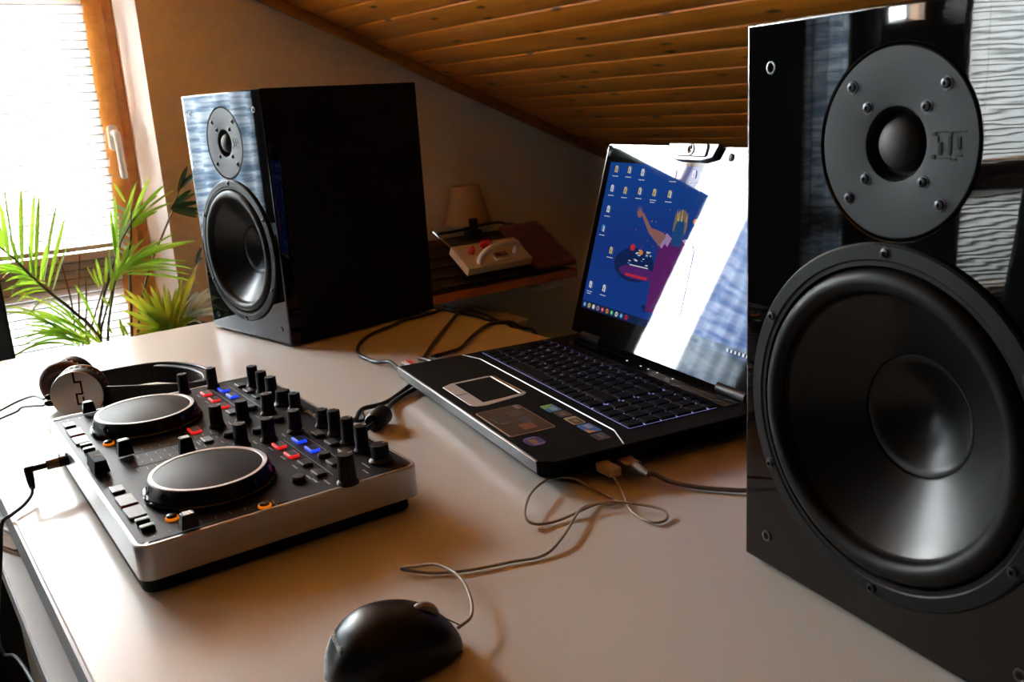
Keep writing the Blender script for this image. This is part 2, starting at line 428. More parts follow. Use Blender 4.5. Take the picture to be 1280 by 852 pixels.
# ------------------------------------------------------------------ windows
def bar(bm, x0, x1, z0, z1, y0=YG, y1=YG + .07): box(bm, x0, x1, y0, y1, z0, z1)
def frame_rect(bm, x0, x1, z0, z1, w, y0, y1, wb=None, wt=None):
    wb = wb or w; wt = wt or w
    bar(bm, x0, x0 + w, z0, z1, y0, y1); bar(bm, x1 - w, x1, z0, z1, y0, y1)
    bar(bm, x0 + w, x1 - w, z1 - wt, z1, y0, y1); bar(bm, x0 + w, x1 - w, z0, z0 + wb, y0, y1)
TRZ = (-.085, -.045)          # lower transom
def poly_frame(bm, pts, w, y0, y1):
    """mitred frame of width w following a convex outline in the XZ plane"""
    P2 = [Vector(p) for p in pts]; n = len(P2); inn = []
    area = sum(P2[i].x * P2[(i + 1) % n].y - P2[(i + 1) % n].x * P2[i].y for i in range(n))
    if area < 0: P2.reverse()
    for i in range(n):
        a, b, c = P2[i - 1], P2[i], P2[(i + 1) % n]
        d1, d2 = (b - a).normalized(), (c - b).normalized(); n1, n2 = Vector((-d1.y, d1.x)), Vector((-d2.y, d2.x))
        m = (n1 + n2).normalized(); inn.append(b + m * (w / max(.2, m.dot(n1))))
    for i in range(n):
        j = (i + 1) % n
        prism(bm, [tuple(P2[i]), tuple(P2[j]), tuple(inn[j]), tuple(inn[i])], y0, y1, 0, XZ)
    return [tuple(p) for p in inn]
def window(name, w, tall=False):
    root = bpy.data.objects.new(name, None); COL.objects.link(root); root['kind'] = 'structure'
    x0, x1 = w; t0, t1 = (roof_z(x0) - .05, roof_z(x1) - .05) if x1 > -1 else (ZT + .03, ZT + .03)
    bm = bmesh.new(); poly_frame(bm, [(x0, ZB), (x1, ZB), (x1, t1), (x0, t0)], .035, YG, YG + .1)
    bar(bm, x0 + .03, x1 - .03, TRZ[0], TRZ[1], YG + .002, YG + .1)
    a, b = x0 + .03, x1 - .03
    if not tall: bar(bm, x0 + .03, x1 - .03, ZT - .03, ZT + .02, YG + .003, YG + .1)
    obj('frame', bm, M['pineframe'], root, bevel=.006)
    for z0, z1, wb, wt in ((TRZ[1] - .005, ZT - .025, .042, .072), (ZB + .03, TRZ[0] + .005, .072, .040))[(1 if tall else 0):]:
        bm = bmesh.new(); frame_rect(bm, a, b, z0, z1, .072, YG - .018, YG + .055, wb, wt)
        s = obj('sash', bm, M['pineframe'], root, bevel=.007)
        obj('pane', B(a + .06, b - .06, YG + .03, YG + .036, z0 + .03, z1 - .03), M['glass'], s)
    zl = TRZ[1] - .005 if tall else ZT + .015
    if t0 - ZT > .08:        # fixed light under the roof slope
        pts = [(a, zl), (b, zl), (b, max(ZT + .02, roof_z(b) - .085)), (a, roof_z(a) - .085)]
        bm = bmesh.new(); prism(bm, pts, YG + .03, YG + .036, 0, XZ); obj('pane', bm, M['glass'], root)
    return root
w1 = window('window_1', W1); w3 = window('window_2', W3, True); w2 = window('window_3', W2); w4 = window('window_4', W4)
w5 = bpy.data.objects.new('window_5', None); COL.objects.link(w5); w5['kind'] = 'structure'
bm = bmesh.new(); frame_rect(bm, W5[0], W5[1], H5[0], H5[1], .04, YG, YG + .08); obj('frame', bm, M['pineframe'], w5, bevel=.006)
obj('pane', B(W5[0] + .03, W5[1] - .03, YG + .03, YG + .036, H5[0] + .03, H5[1] - .03), M['glass'], w5)
# handle on the visible sash
h = bmesh.new(); prism(h, rrect(-.014, .014, -.035, .035, .013), 0, .009)
hp = obj('handle', h, M['white'], w1, bevel=.002, loc=(.628, YG - .018, .290), rot=(R(90), 0, 0))
h = bmesh.new(); tube(h, [(0, .012, .005), (0, .012, .038), (0, .004, .046), (0, -.03, .048), (.001, -.095, .046), (.001, -.105, .044)], .0095, 10)
obj('lever', h, M['white'], hp, smooth=True)
h = bmesh.new()

def blind(name, x0, x1, z0, z1, y, label, tilt=-62, sm='slat', group='venetian blinds at the windows'):
    t = thing(name, label, 'blind', ((x0 + x1) / 2, y, z1), 0, group)
    hw = (x1 - x0) / 2
    obj('headrail', B(-hw, hw, -.013, .013, -.022, 0), M['white'], t, bevel=.002)
    H = z1 - z0; n = int((H - .03) / .022)
    bm = bmesh.new(); c, s = math.cos(R(tilt)), math.sin(R(tilt))
    for k in range(n):
        z = -.034 - k * .022; dx = rnd.uniform(-.003, .003)
        rows = []
        for q in (-.0135, -.0078, -.002, .0055, .013):
            arch = .0022 * (1 - (q / .0135) ** 2)
            yy, zz = q * c - arch * s, q * s + arch * c
            rows.append((bm.verts.new((-hw + dx, yy, z + zz)), bm.verts.new((hw + dx, yy, z + zz))))
        for i_, (a, b) in enumerate(zip(rows, rows[1:])): bm.faces.new((a[0], a[1], b[1], b[0])).material_index = 1 if i_ == 0 else 0
    obj('slats', bm, [M[sm], M['slatline']], t, smooth=True, autos=70)
    obj('bottom_rail', B(-hw, hw, -.011, .011, -H, -H + .014), M['white'], t, bevel=.003)
    for x in (-hw + .12, hw - .12) if hw > .2 else (0,):
        for yy in (-.013, .013):
            bm = bmesh.new(); tube(bm, [(x, yy, -.01), (x, yy, -H + .005)], .0009, 5, smoothp=False); obj('ladder_cord', bm, M['cord'], t)
    return t
YB = YG - .035
blind('venetian_blind', -.12, .602, -.002, .700, YB, 'white venetian blind over the upper sash, beside the white window handle')
blind('venetian_blind', -.12, .588, -.58, -.006, YB, 'white venetian blind below the upper one, behind the palm leaves')
blind('venetian_blind', -2.58, -1.86, -.03, .700, YB, 'wide white venetian blind mirrored in the right loudspeaker', -45, 'slatbright')
blind('venetian_blind', -2.58, -1.86, -.58, -.10, YB, 'wide white lower blind mirrored in the right loudspeaker', -45, 'slatbright')

def curtain(name, x0, x1, z0, z1, y, m, label, waves=6, amp=.018):
    bm = bmesh.new(); n = waves * 10; rows = []
    for j in range(13):
        v = j / 12; row = []
        for i in range(n + 1):
            q = i / n
            row.append(bm.verts.new((x0 + (x1 - x0) * q, y + amp * math.sin(q * waves * 2 * PI + .5 * math.sin(v * 3)) * (.5 + .5 * v), z1 + (z0 - z1) * v)))
        rows.append(row)
    for a, b in zip(rows, rows[1:]):
        for i in range(n): bm.faces.new((a[i], a[i + 1], b[i + 1], b[i]))
    o = obj(name, bm, m, smooth=True, autos=180)
    return tag(o, label, 'curtain')
curtain('curtain', -.37, -.11, -.70, 1.10, 2.60, M['lace'], 'white net curtain mirrored as the bright band in the laptop screen', 3, .012)
curtain('curtain', -.60, -.355, -.70, 1.10, 2.57, M['bluecloth'], 'blue grey curtain mirrored as the streaky band in the laptop screen', 4)
curtain('curtain', -1.27, -1.10, -.70, .80, 2.57, M['bluecloth'], 'blue grey curtain at the second window, mirrored in the right loudspeaker', 3)

# daylight: sky outside the glass
SKY = 114
for x0, x1, k in ((-1.7, 1.9, 1), (-6.2, -1.7, .8)):        # bright overcast sky, higher than the ground outside
    l = bpy.data.lights.new('daylight', 'AREA'); l.shape = 'RECTANGLE'; l.size = x1 - x0; l.size_y = 3.15
    l.energy = PI * l.size * l.size_y * SKY * k; l.color = (.93, .97, 1.0)
    lo = bpy.data.objects.new('daylight', l); COL.objects.link(lo)
    lo.location = ((x0 + x1) / 2, 4.0, .10 + 1.575); lo.rotation_euler = (R(-90), 0, 0)
wd = bpy.data.worlds.new('sky'); sc.world = wd; wd.use_nodes = True
bg = wd.node_tree.nodes['Background']; bg.inputs[0].default_value = (.85, .93, 1, 1); bg.inputs[1].default_value = 3

# ------------------------------------------------------------------ desk
DX0, DX1, DY0, DY1 = .0617, .755, -.35, 1.497
t = thing('desk', 'long beige laminate desk carrying the loudspeakers, laptop and mixing controller', 'desk', ((DX0 + DX1) / 2, .6, FZ))
t0 = Vector(t.location)
def dk(x0, x1, y0, y1, z0, z1): return B(x0 - t0.x, x1 - t0.x, y0 - t0.y, y1 - t0.y, z0 - t0.z, z1 - t0.z)
obj('desktop', dk(DX0 + .002, DX1, DY0, DY1, -.028, 0), M['desk'], t, bevel=.0015)
obj('edge_band', dk(DX0, DX0 + .002, DY0, DY1, -.0275, -.0005), M['deskedge'], t)
obj('lower_shelf', dk(.062, .60, .1, 1.40, -.170, -.145), M['whitepaint'], t, bevel=.001)
obj('shelf_edge_band', dk(.0605, .062, .1, 1.40, -.1695, -.1455), M['deskedge'], t)
for y in (-.30, 1.40): obj('side_panel', dk(.09, .72, y, y + .025, FZ, -.028), M['whitepaint'], t, bevel=.001)
obj('front_panel', dk(.085, .105, .125, 1.40, -.60, -.170), M['creamd'], t, bevel=.001)
obj('back_panel', dk(.70, .715, -.275, 1.40, -.45, -.028), M['whitepaint'], t)
# beige paper strip on the lower shelf + thin white leads
bm = bmesh.new(); box(bm, -.06, .06, -.010, .010, 0, .004); box(bm, -.06, .02, -.009, .011, .004, .0065)
tag(obj('paper_strip', bm, M['tan'], loc=(.079, 1.145, -.145), rot=(0, 0, R(-68)), bevel=.001), 'tan folded paper strip on the shelf under the desk edge', 'paper')
for i, (a, b) in enumerate((((.064, 1.30), (.16, 1.10)), ((.066, 1.26), (.18, 1.06)))):
    cable('thin_lead', [(a[0], a[1], -.142), (a[0] + .03, a[1] - .10, -.142), (b[0], b[1], -.142), (b[0] + .1, b[1] + .05, -.142)], .0016, M['white'],
          ('thin white lead on the shelf under the desk, the farther one', 'thin white lead on the shelf under the desk, nearer the paper strip')[i])

# ------------------------------------------------------------------ loudspeakers
SW, SD, SH = .2286, .2662, .3537
def make_speaker(label):
    t = thing('loudspeaker', label, 'loudspeaker', (0, 0, 0), 0, 'pair of black loudspeakers')
    z0 = .004; W, H = SW, SH
    bm = bmesh.new()
    fr, bk = .018, SD
    # carcass: four walls and back, open to the front
    box(bm, .0005, .016, fr, bk, z0, z0 + H); box(bm, W - .016, W - .0005, fr, bk, z0, z0 + H)
    box(bm, .016, W - .016, fr, bk, z0, z0 + .016); box(bm, .016, W - .016, fr, bk, z0 + H - .016, z0 + H)
    box(bm, .016, W - .016, bk - .016, bk, z0 + .016, z0 + H - .016)
    obj('cabinet', bm, M['cab'], t, bevel=.0012)
    # lacquered front board with two round openings
    cx = W / 2; zt, zw = z0 + .2835, z0 + .1275; rt, rw = .0515, .098
    split = z0 + .2305
    e = .0022
    bm = bmesh.new()
    top = ring_in_rect(bm, e, W - e, split, z0 + H - e, cx, zt, rt)
    bot = ring_in_rect(bm, e, W - e, z0 + e, split, cx, zw, rw)
    for inn, d, lip, cz, rr in ((top, .0035, .0018, zt, rt), (bot, .017, .0005, zw, rw)):
        inn = [bm.verts.new(v.co) for v in inn]      # rim verts of its own, so the front stays optically flat
        k = len(inn); r1 = []; r2 = []
        for v in inn:
            dx, dz = v.co.x - cx, v.co.z - cz; q = (rr - lip) / rr
            r1.append(bm.verts.new((cx + dx * q, lip, cz + dz * q))); r2.append(bm.verts.new((cx + dx * q, d, cz + dz * q)))
        for i in range(k):
            j = (i + 1) % k
            bm.faces.new((inn[i], r1[i], r1[j], inn[j])); bm.faces.new((r1[i], r2[i], r2[j], r1[j]))
    # rounded outer edge
    def loop(inset, y): return [bm.verts.new(p) for p in ((inset, y, z0 + inset), (W - inset, y, z0 + inset), (W - inset, y, z0 + H - inset), (inset, y, z0 + H - inset))]
    L = [loop(e, 0), loop(e * .45, e * .12), loop(e * .12, e * .45), loop(0, e), loop(0, fr)]
    for a, b in zip(L, L[1:]):
        for i in range(4): bm.faces.new((a[i], a[(i + 1) % 4], b[(i + 1) % 4], b[i]))
    obj('front_board', bm, M['lacquer'], t, smooth=True, autos=50)
    Y = lambda x, y, z: Matrix.Translation((x, y, z)) @ Matrix.Rotation(R(90), 4, 'X')     # lathe axis -> towards the listener (-y)
    # tweeter
    bm = bmesh.new(); lathe(bm, [(.0495, -.004), (.0495, -.0002), (.0488, .0004), (.0215, .0004), (.0195, .0000), (.0178, -.0035), (.0165, -.008)], 80, Y(cx, .0005, zt))
    tw = obj('tweeter_plate', bm, M['plate'], t, smooth=True, autos=30)
    bm = bmesh.new(); lathe(bm, [(.0172, -.006), (.0150, -.0075), (.0138, -.006), (.0132, -.0035)] + [(.0132 * math.cos(R(a)), -.0035 + .0075 * math.sin(R(a))) for a in range(8, 87, 6)] + [(0, .004)] , 56, Y(cx, .0015, zt))
    obj('dome', bm, M['dome'], tw, smooth=True, autos=70)
    def screw(x, z, y, r, m, par, nm='screw'):
        bm = bmesh.new(); lathe(bm, [(r * 1.35, 0), (r * 1.3, .0004), (r, .0004), (r * .95, .0012), (r * .55, .0016), (r * .45, .0016), (r * .4, .0004), (0, .0004)], 16, Y(x, y, z))
        return obj(nm, bm, m, par, smooth=True, autos=35)
    for sx, sz in ((-1, -1), (1, -1), (-1, 1), (1, 1)):
        screw(cx + sx * .0185, zt + sz * .0187, .0002, .0027, M['blacksteel'], tw)
        screw(cx + sx * .0295, zt + sz * .0295, .0000, .0027, M['blacksteel'], tw)
    # the maker's mark pressed into the plate: two interlocked square letters
    bm = bmesh.new(); lx, lz = cx + .0325, zt
    for px0, px1, py0, py1 in ((345, 402, 228, 305), (402, 560, 216, 240), (440, 496, 405, 628), (338, 396, 622, 702), (396, 640, 672, 686), (592, 638, 288, 628), (603, 656, 228, 268), (722, 778, 312, 528),
                               (656, 860, 214, 232), (630, 722, 682, 716), (720, 815, 618, 646), (425, 434, 300, 405)):
        box(bm, lx + (px0 - 600) / 27000, lx + (px1 - 600) / 27000, -.0003, .0005, lz - (py1 - 455) / 35200, lz - (py0 - 455) / 35200)
    obj('emblem', bm, M['rubber'], tw)
    # woofer
    bm = bmesh.new(); lathe(bm, [(.1042, -.0004), (.1042, .0022), (.1030, .0034), (.0955, .0036), (.0945, .0028), (.0920, .0028), (.0915, .0010), (.0905, -.004)], 120, Y(cx, 0, zw))
    wf = obj('woofer_frame', bm, M['frame'], t, smooth=True, autos=30)
    bm = bmesh.new(); prof = [(.0912, -.001)]
    for a in range(0, 181, 12): prof.append((.0835 + .0068 * math.cos(R(a)), .0002 + .0062 * math.sin(R(a))))
    prof += [(.0755, -.0012), (.0748, -.0022)]
    lathe(bm, prof, 120, Y(cx, 0, zw)); obj('surround', bm, M['rubber'], wf, smooth=True, autos=50)
    bm = bmesh.new(); prof = []
    for k in range(13):
        q = k / 12; r = .0750 + (.0365 - .0750) * q; prof.append((r, -.0016 - .0265 * (q ** .92)))
    lathe(bm, prof, 120, Y(cx, 0, zw)); obj('cone', bm, M['cone'], wf, smooth=True, autos=60)
    bm = bmesh.new(); prof = [(.0368, -.0276), (.0363, -.0290), (.0355, -.0288)]
    for k in range(8):
        r = .0352 * (1 - (k + 1) / 8); prof.append((r, -.0288 - .017 * (1 - (r / .0352) ** 1.5)))
    lathe(bm, prof, 90, Y(cx, 0, zw)); obj('dust_cap', bm, M['cone'], wf, smooth=True, autos=60)
    for k in range(6):
        a = R(90 + 60 * k); screw(cx + .0992 * math.cos(a), zw + .0992 * math.sin(a), -.0034, .0028, M['blacksteel'], wf)
    for x, z in ((.022, .327), (W - .022, .327), (.022, .022), (W - .022, .022)):
        bm = bmesh.new(); lathe(bm, [(.0040, -.0004), (.0038, .0006), (.0028, .0007), (.0024, .0002), (.0022, -.0005), (0, -.0006)], 20, Y(x, -.0002, z0 + z))
        obj('grille_socket', bm, [M['steel']], t, smooth=True, autos=35)
    for x in (.02, W - .02):
        for y in (.025, SD - .025):
            bm = bmesh.new(); lathe(bm, [(0, 0), (.008, 0), (.009, .001), (.009, .0042), (0, .0042)], 16, Matrix.Translation((x, y, 0)))
            obj('foot', bm, M['rubber'], t, smooth=True)
    return t
sp = make_speaker('black loudspeaker at the far desk end, standing before the beige wall')
sp.location = (.4369, 1.4442, 0); sp.rotation_euler = (0, 0, R(-80.976))
s2 = copy_tree(sp); s2.location = (.4642, .392, 0); s2.rotation_euler = (0, 0, R(-99.027))
s2['label'] = 'large near loudspeaker at the right, half hiding the laptop screen'

# ------------------------------------------------------------------ DJ controller
CW, CD, CT = .370, .2231, .039
t = thing('dj_controller', 'silver and black two deck mixing controller with lit red and blue buttons', 'controller', (.1221, .9978, 0), R(-91.15))
bm = bmesh.new(); prism(bm, rrect(.002, CW - .004, .002, CD - .008, .010), .0012, .013); 
obj('base', bm, M['darkmatte'], t, bevel=.001)
for x in (.03, CW - .03):
    for y in (.03, CD - .03):
        bm = bmesh.new(); lathe(bm, [(0, 0), (.009, 0), (.009, .0035), (0, .0035)], 16, Matrix.Translation((x, y, 0))); obj('foot', bm, M['rubber'], t)
# silver surround (open ring) and sunken top panel
bm = bmesh.new()
o1, i1 = rrect(0, CW, 0, CD, .011, 8), rrect(.0032, CW - .0032, .0032, CD - .0032, .0085, 8)
prof = [(0, .0125), (0, CT - .0012), (.35, CT), (1, CT), (1, CT - .004)]
o0 = rrect(.0012, CW - .0012, .0012, CD - .0012, .010, 8)
rows = []
for k, z in prof: rows.append([bm.verts.new((a[0] + (b[0] - a[0]) * k, a[1] + (b[1] - a[1]) * k, z)) for a, b in zip(o1, i1)])
rows.insert(0, [bm.verts.new((p[0], p[1], .0118)) for p in rrect(.006, CW - .006, .006, CD - .006, .008, 8)])
for a, b in zip(rows, rows[1:]):
    n = len(a)
    for i in range(n): bm.faces.new((a[i], a[(i + 1) % n], b[(i + 1) % n], b[i]))
obj('silver_surround', bm, M['silver'], t, smooth=True, autos=35)
bm = bmesh.new(); prism(bm, i1, CT - .006, CT - .0006); obj('top_panel', bm, M['panel'], t)
TZ = CT - .0006
def P(x, y, z=0): return Matrix.Translation((x / 1000, y / 1000, TZ + z))
def knob(x, y, r=.0061, h=.0235, cap=False, ang=0):
    bm = bmesh.new(); n = 40
    lathe(bm, [(r * 1.25, 0), (r * 1.25, .0015), (r * 1.05, .003), (r, .004), (r * .93, h - .0012), (r * .86, h - .0003), (0, h)], n, P(x, y))
    for v in bm.verts:       # knurled grip
        c = Vector((x / 1000, y / 1000)); d = Vector((v.co.x, v.co.y)) - c
        if .0035 < v.co.z - TZ < h - .0005 and d.length > .002:
            if int(round(math.atan2(d.y, d.x) / (2 * PI / n))) % 2: v.co.x -= d.x * .05; v.co.y -= d.y * .05
    k = obj('knob', bm, M['dark'], t, smooth=True, autos=25)
    bm = bmesh.new(); M4 = P(x, y) @ Matrix.Rotation(R(ang), 4, 'Z')
    box(bm, -.0005, .0005, r * .35, r * .86, h - .0004, h + .0002, 0, M4); obj('pointer', bm, M['mark'], k)
for x in (45, 73, 101): knob(x, 199)
knob(130, 200, .0078, .0155); knob(154, 203, .0060, .0170); knob(222, 203, .0060, .0170)
for x in (252, 280, 308): knob(x, 202)
knob(340, 203, .0078, .0155)
for x, y in ((149, 177), (219, 177), (153, 150), (223, 150), (149, 126), (219, 126)): knob(x, y, .0063, .0215)
knob(13, 164, .0058, .0225); knob(14, 133, .0058, .0225); knob(364, 162, .0072, .0250)
def button(x, y, w=15, d=9, kind='dark', h=.0022):
    w /= 1000; d /= 1000
    rim, top = dict(dark=('glint', 'darkpad'), red=('redlit', 'darkpad'), blue=('bluelit', 'darkpad'), grey=('glint', 'greypad'), cue=('redrim', 'greypad'), play=('greenrim', 'greypad'), small=('darkpad', 'darkpad'))[kind]
    bm = bmesh.new(); prism(bm, rrect(-w / 2, w / 2, -d / 2, d / 2, .0012, 3), 0, h, 0, P(x, y))
    b = obj('button', bm, M[rim] if kind not in ('dark', 'grey') else M['darkpad'], t, bevel=.0004)
    bm = bmesh.new(); e = .0012; f = .0018 if kind in ('red', 'blue') else .0004
    prism(bm, rrect(-w / 2 + .0010, w / 2 - (.0022 if f > .001 else .0010), -d / 2 + f, d / 2 - .0008, .0008, 3), h - .0002, h + .0003, 0, P(x, y)); obj('button_cap', bm, M[top], b)
    if kind in ('dark', 'grey'):
        bm = bmesh.new(); box(bm, -w / 2 + .001, w / 2 - .001, -d / 2 + .0001, -d / 2 + .0013, h - .0012, h + .0004, 0, P(x, y)); obj('edge_glint', bm, M['glint'], b)  # silver strip stands in for window light on the front edge
    if kind in ('red', 'blue'): b['label'] = 'lit %s button' % kind
    return b
for x in (35, 63, 91): button(x, 150, 16, 9, 'red')
button(119, 150)
for x in (34, 63): button(x, 169, 16, 9, 'blue')
for x in (32, 60, 87): button(x, 188)
for x in (245, 274): button(x, 151, 16, 9, 'red')
for x in (301, 330): button(x, 152)
for x in (244, 274): button(x, 170, 16, 9, 'blue')
for x in (242, 272, 301): button(x, 189)
button(317, 171)
button(147, 105, 17, 10, 'red'); button(183, 106, 15, 9, 'grey')
for x0 in (39, 248): button(x0, 14, 15, 10, 'grey')
for x0 in (68, 277): button(x0, 14.5, 24, 13, 'cue')
for x0 in (97, 305): button(x0, 14.5, 24, 13, 'play')
for x0 in (117, 131, 326, 340): button(x0, 15, 7, 10, 'small', .0035)
for x, y in ((332, 134), (298, 171), (177, 176), (123, 169), (194, 150), (185, 126)):       # push-in dials
    bm = bmesh.new(); lathe(bm, [(.0056, 0), (.0056, .003), (.0045, .0045), (0, .0047)], 20, P(x, y)); obj('push_dial', bm, M['dark'], t, smooth=True, autos=35)
for x, y in ((124, 33), (334, 34), (361, 95)):
    bm = bmesh.new(); lathe(bm, [(.0050, 0), (.0050, .0014), (.0046, .0018), (.0036, .0018), (.0034, .0014)], 24, P(x, y)); b = obj('loop_button', bm, M['orangelit'], t, smooth=True, autos=35); b['label'] = 'orange lit ring button'
    bm = bmesh.new(); lathe(bm, [(.0038, .001), (.0038, .0032), (.0030, .0038), (0, .0040)], 20, P(x, y)); obj('button_cap', bm, M['darkpad'], b, smooth=True)
def fader(x0, y0, x1, y1, cx, cy, w=12, d=7, h=.013, kind='cap'):
    bm = bmesh.new(); box(bm, x0 / 1000 - .0009, x1 / 1000 + .0009, y0 / 1000 - .0009, y1 / 1000 + .0009, TZ - .001, TZ + .0003); sl = obj('fader_slot', bm, M['slot'], t)
    bm = bmesh.new(); w /= 1000; d /= 1000
    M4 = P(cx, cy)
    lo = [(-w / 2 * 1.12, -d / 2 * 1.3), (w / 2 * 1.12, -d / 2 * 1.3), (w / 2 * 1.12, d / 2 * 1.3), (-w / 2 * 1.12, d / 2 * 1.3)]
    v = [bm.verts.new((a, b, .002)) for a, b in lo] + [bm.verts.new((a * .95, b * .72, h)) for a, b in lo]
    for q in ((0, 3, 2, 1), (4, 5, 6, 7), (0, 1, 5, 4), (1, 2, 6, 5), (2, 3, 7, 6), (3, 0, 4, 7)): bm.faces.new([v[i] for i in q])
    bmesh.ops.transform(bm, matrix=M4, verts=v)
    c = obj('fader_cap', bm, M['darkmatte' if kind == 'x' else 'dark'], t, bevel=.0006)
    bm = bmesh.new()
    if kind != 'x':
        a, b2 = (w / 2 * .88, d / 2 * .60)
        if y1 - y0 > x1 - x0: box(bm, -a, a, -b2, -.0007, h - .0002, h + .0004, 0, M4); box(bm, -a, a, .0007, b2, h - .0002, h + .0004, 0, M4)
        obj('cap_glare', bm, M['silverp'], c); bm = bmesh.new()  # silver halves stand in for glare on top of the dark cap
    box(bm, *((-w / 2 * .9, w / 2 * .9, -.0005, .0005) if y1 - y0 > x1 - x0 else (-.0005, .0005, -d / 2 * .7, d / 2 * .7)), h - .0002, h + .0003, 0, M4); obj('pointer', bm, M['mark'], c)
    return c
fader(10, 10, 10, 112, 10, 38, 7.5, 10); fader(362, 10, 362, 112, 362, 39, 7.5, 10)
fader(170, 36, 170, 118, 170, 38, 7.5, 10.5, .016); fader(204, 36, 204, 118, 204, 82, 7.5, 10.5, .016)
fader(120, 11, 225, 11, 188, 12, 29, 10, .013, 'x')
# jog wheels
for jx in (87, 290):
    jy = 76.5
    bm = bmesh.new(); lathe(bm, [(.0518, 0), (.0518, .0032), (.0508, .0044), (.0480, .0046)], 96, P(jx, jy)); j = obj('jog_wheel', bm, M['gloss'], t, smooth=True, autos=30)
    bm = bmesh.new(); lathe(bm, [(.0488, .0042), (.0488, .0078), (.0476, .0115), (.0462, .0146), (.0458, .0148)], 96, P(jx, jy)); obj('wheel_rim', bm, M['dark'], j, smooth=True, autos=30)
    bm = bmesh.new(); lathe(bm, [(.0458, .0143), (.0455, .0154), (.0424, .0154), (.0418, .0148)], 96, P(jx, jy)); r = obj('silver_ring', bm, M['silver'], j, smooth=True, autos=30)
    bm = bmesh.new(); lathe(bm, [(.0420, .0143), (.0420, .0149), (.0412, .0151), (0, .0151)], 96, P(jx, jy)); obj('touch_pad', bm, M['padcloth'], j, smooth=True, autos=30)
    bm = bmesh.new()
    for k in range(12):
        a = 2 * PI * k / 12; lathe(bm, [(.0032, 0), (.0030, .0006), (0, .0002)], 12, P(jx, jy) @ Matrix.Rotation(a, 4, 'Z') @ Matrix.Translation((.0481, 0, .0098)) @ Matrix.Rotation(R(68), 4, 'Y'))
    obj('finger_dimple', bm, M['gloss'], j, smooth=True)
# printed scales and lettering
bm = bmesh.new()
for x in (161, 179, 195, 213):
    for k in range(11): box(bm, x / 1000 - .003, x / 1000 + .003, (38 + k * 7.8) / 1000 - .0003, (38 + k * 7.8) / 1000 + .0003, TZ, TZ + .0002)
for x in (354, 18):
    for k in range(9): box(bm, x / 1000 - .0022, x / 1000 + .0022, (16 + k * 11) / 1000 - .0003, (16 + k * 11) / 1000 + .0003, TZ, TZ + .0002)
for x0 in (24, 232):
    for y in (160, 178.5): box(bm, x0 / 1000, (x0 + 108) / 1000, y / 1000 - .0003, y / 1000 + .0003, TZ, TZ + .0002)
for x, y, w in [(45, 186 + 24, 9), (73, 210, 9), (101, 210, 9), (252, 213, 9), (280, 213, 9), (308, 213, 9), (340, 189, 14), (352, 183, 10), (350, 150, 12), (340, 144, 10), (361, 103, 10), (124, 42, 9), (334, 43, 9),
                (35, 142, 10), (63, 142, 10), (91, 142, 10), (245, 143, 10), (274, 143, 10), (301, 143, 10), (330, 143, 10), (147, 97, 10), (183, 98, 10), (149, 138, 9), (219, 138, 9), (149, 165, 9), (219, 165, 9)]:
    box(bm, (x - w / 2) / 1000, (x + w / 2) / 1000, y / 1000 - .0006, y / 1000 + .0006, TZ, TZ + .0002)
obj('printed_marking', bm, M['dimmark'], t)
bm = bmesh.new(); text_bm(bm, 'DN-MC3000', .0075, Matrix.Translation((.187, .2085, TZ + .0002))); obj('lettering', bm, M['mark'], t)
for x, y in ((7, 7), (CW * 1000 - 7, 7), (CW * 1000 - 7, CD * 1000 - 7), (7, CD * 1000 - 7)):
    bm = bmesh.new(); lathe(bm, [(.0032, 0), (.0030, .0006), (.0012, .0003), (0, .0002)], 14, P(x, y)); obj('screw', bm, M['blacksteel'], t, smooth=True)
bm = bmesh.new(); lathe(bm, [(.0052, 0), (.0052, .0012), (.0036, .0014), (.0034, 0)], 20, Matrix.Translation((.100, 0.0, .0265)) @ Matrix.Rotation(R(90), 4, 'X')); obj('headphone_socket', bm, M['darkmatte'], t, smooth=True)

# plug in the controller's front
jx, jy, jz = .1205, .8935, .0265
t = thing('jack_plug', 'black angled headphone plug with brown sleeve, plugged into the controller front', 'plug', (jx, jy, jz))
X90 = Matrix.Rotation(R(-90), 4, 'Y')
bm = bmesh.new(); lathe(bm, [(0, 0), (.0042, 0), (.0046, .002), (.0046, .009), (.0035, .0095)], 20, X90); obj('collar', bm, M['darkmatte'], t, smooth=True)
bm = bmesh.new(); lathe(bm, [(.0040, .0085), (.0046, .0095), (.0046, .0185), (.0040, .0195), (.0024, .0195)], 20, X90); obj('sleeve', bm, mat('brass_brown_sleeve', (.17, .12, .09), .35, metal=.6), t, smooth=True)
bm = bmesh.new(); lathe(bm, [(.0026, .019), (.0026, .030), (.0030, .0305), (.0030, .037), (0, .0375)], 20, X90)
lathe(bm, [(.0036, .002), (.0038, -.001), (.0034, -.010), (.0022, -.018), (0, -.018)], 16, Matrix.Translation((-.0345, 0, 0)) @ Matrix.Rotation(R(-20), 4, 'X')); obj('angled_body', bm, M['dark'], t, smooth=True)
cable('headphone_lead', [(.086, .8868, .012), (.083, .878, .008), (.0745, .866, .005), (.0628, .853, .004), (.054, .846, .001), (.048, .85, -.03), (.036, .90, -.12), (.040, .98, -.185), (.045, .90, -.150), (.045, .75, -.096), (.046, .62, -.07), (.050, .50, -.20), (.04, .45, -.72)], .0016, M['cable'],
      'thin black headphone lead dropping off the left edge of the desk')

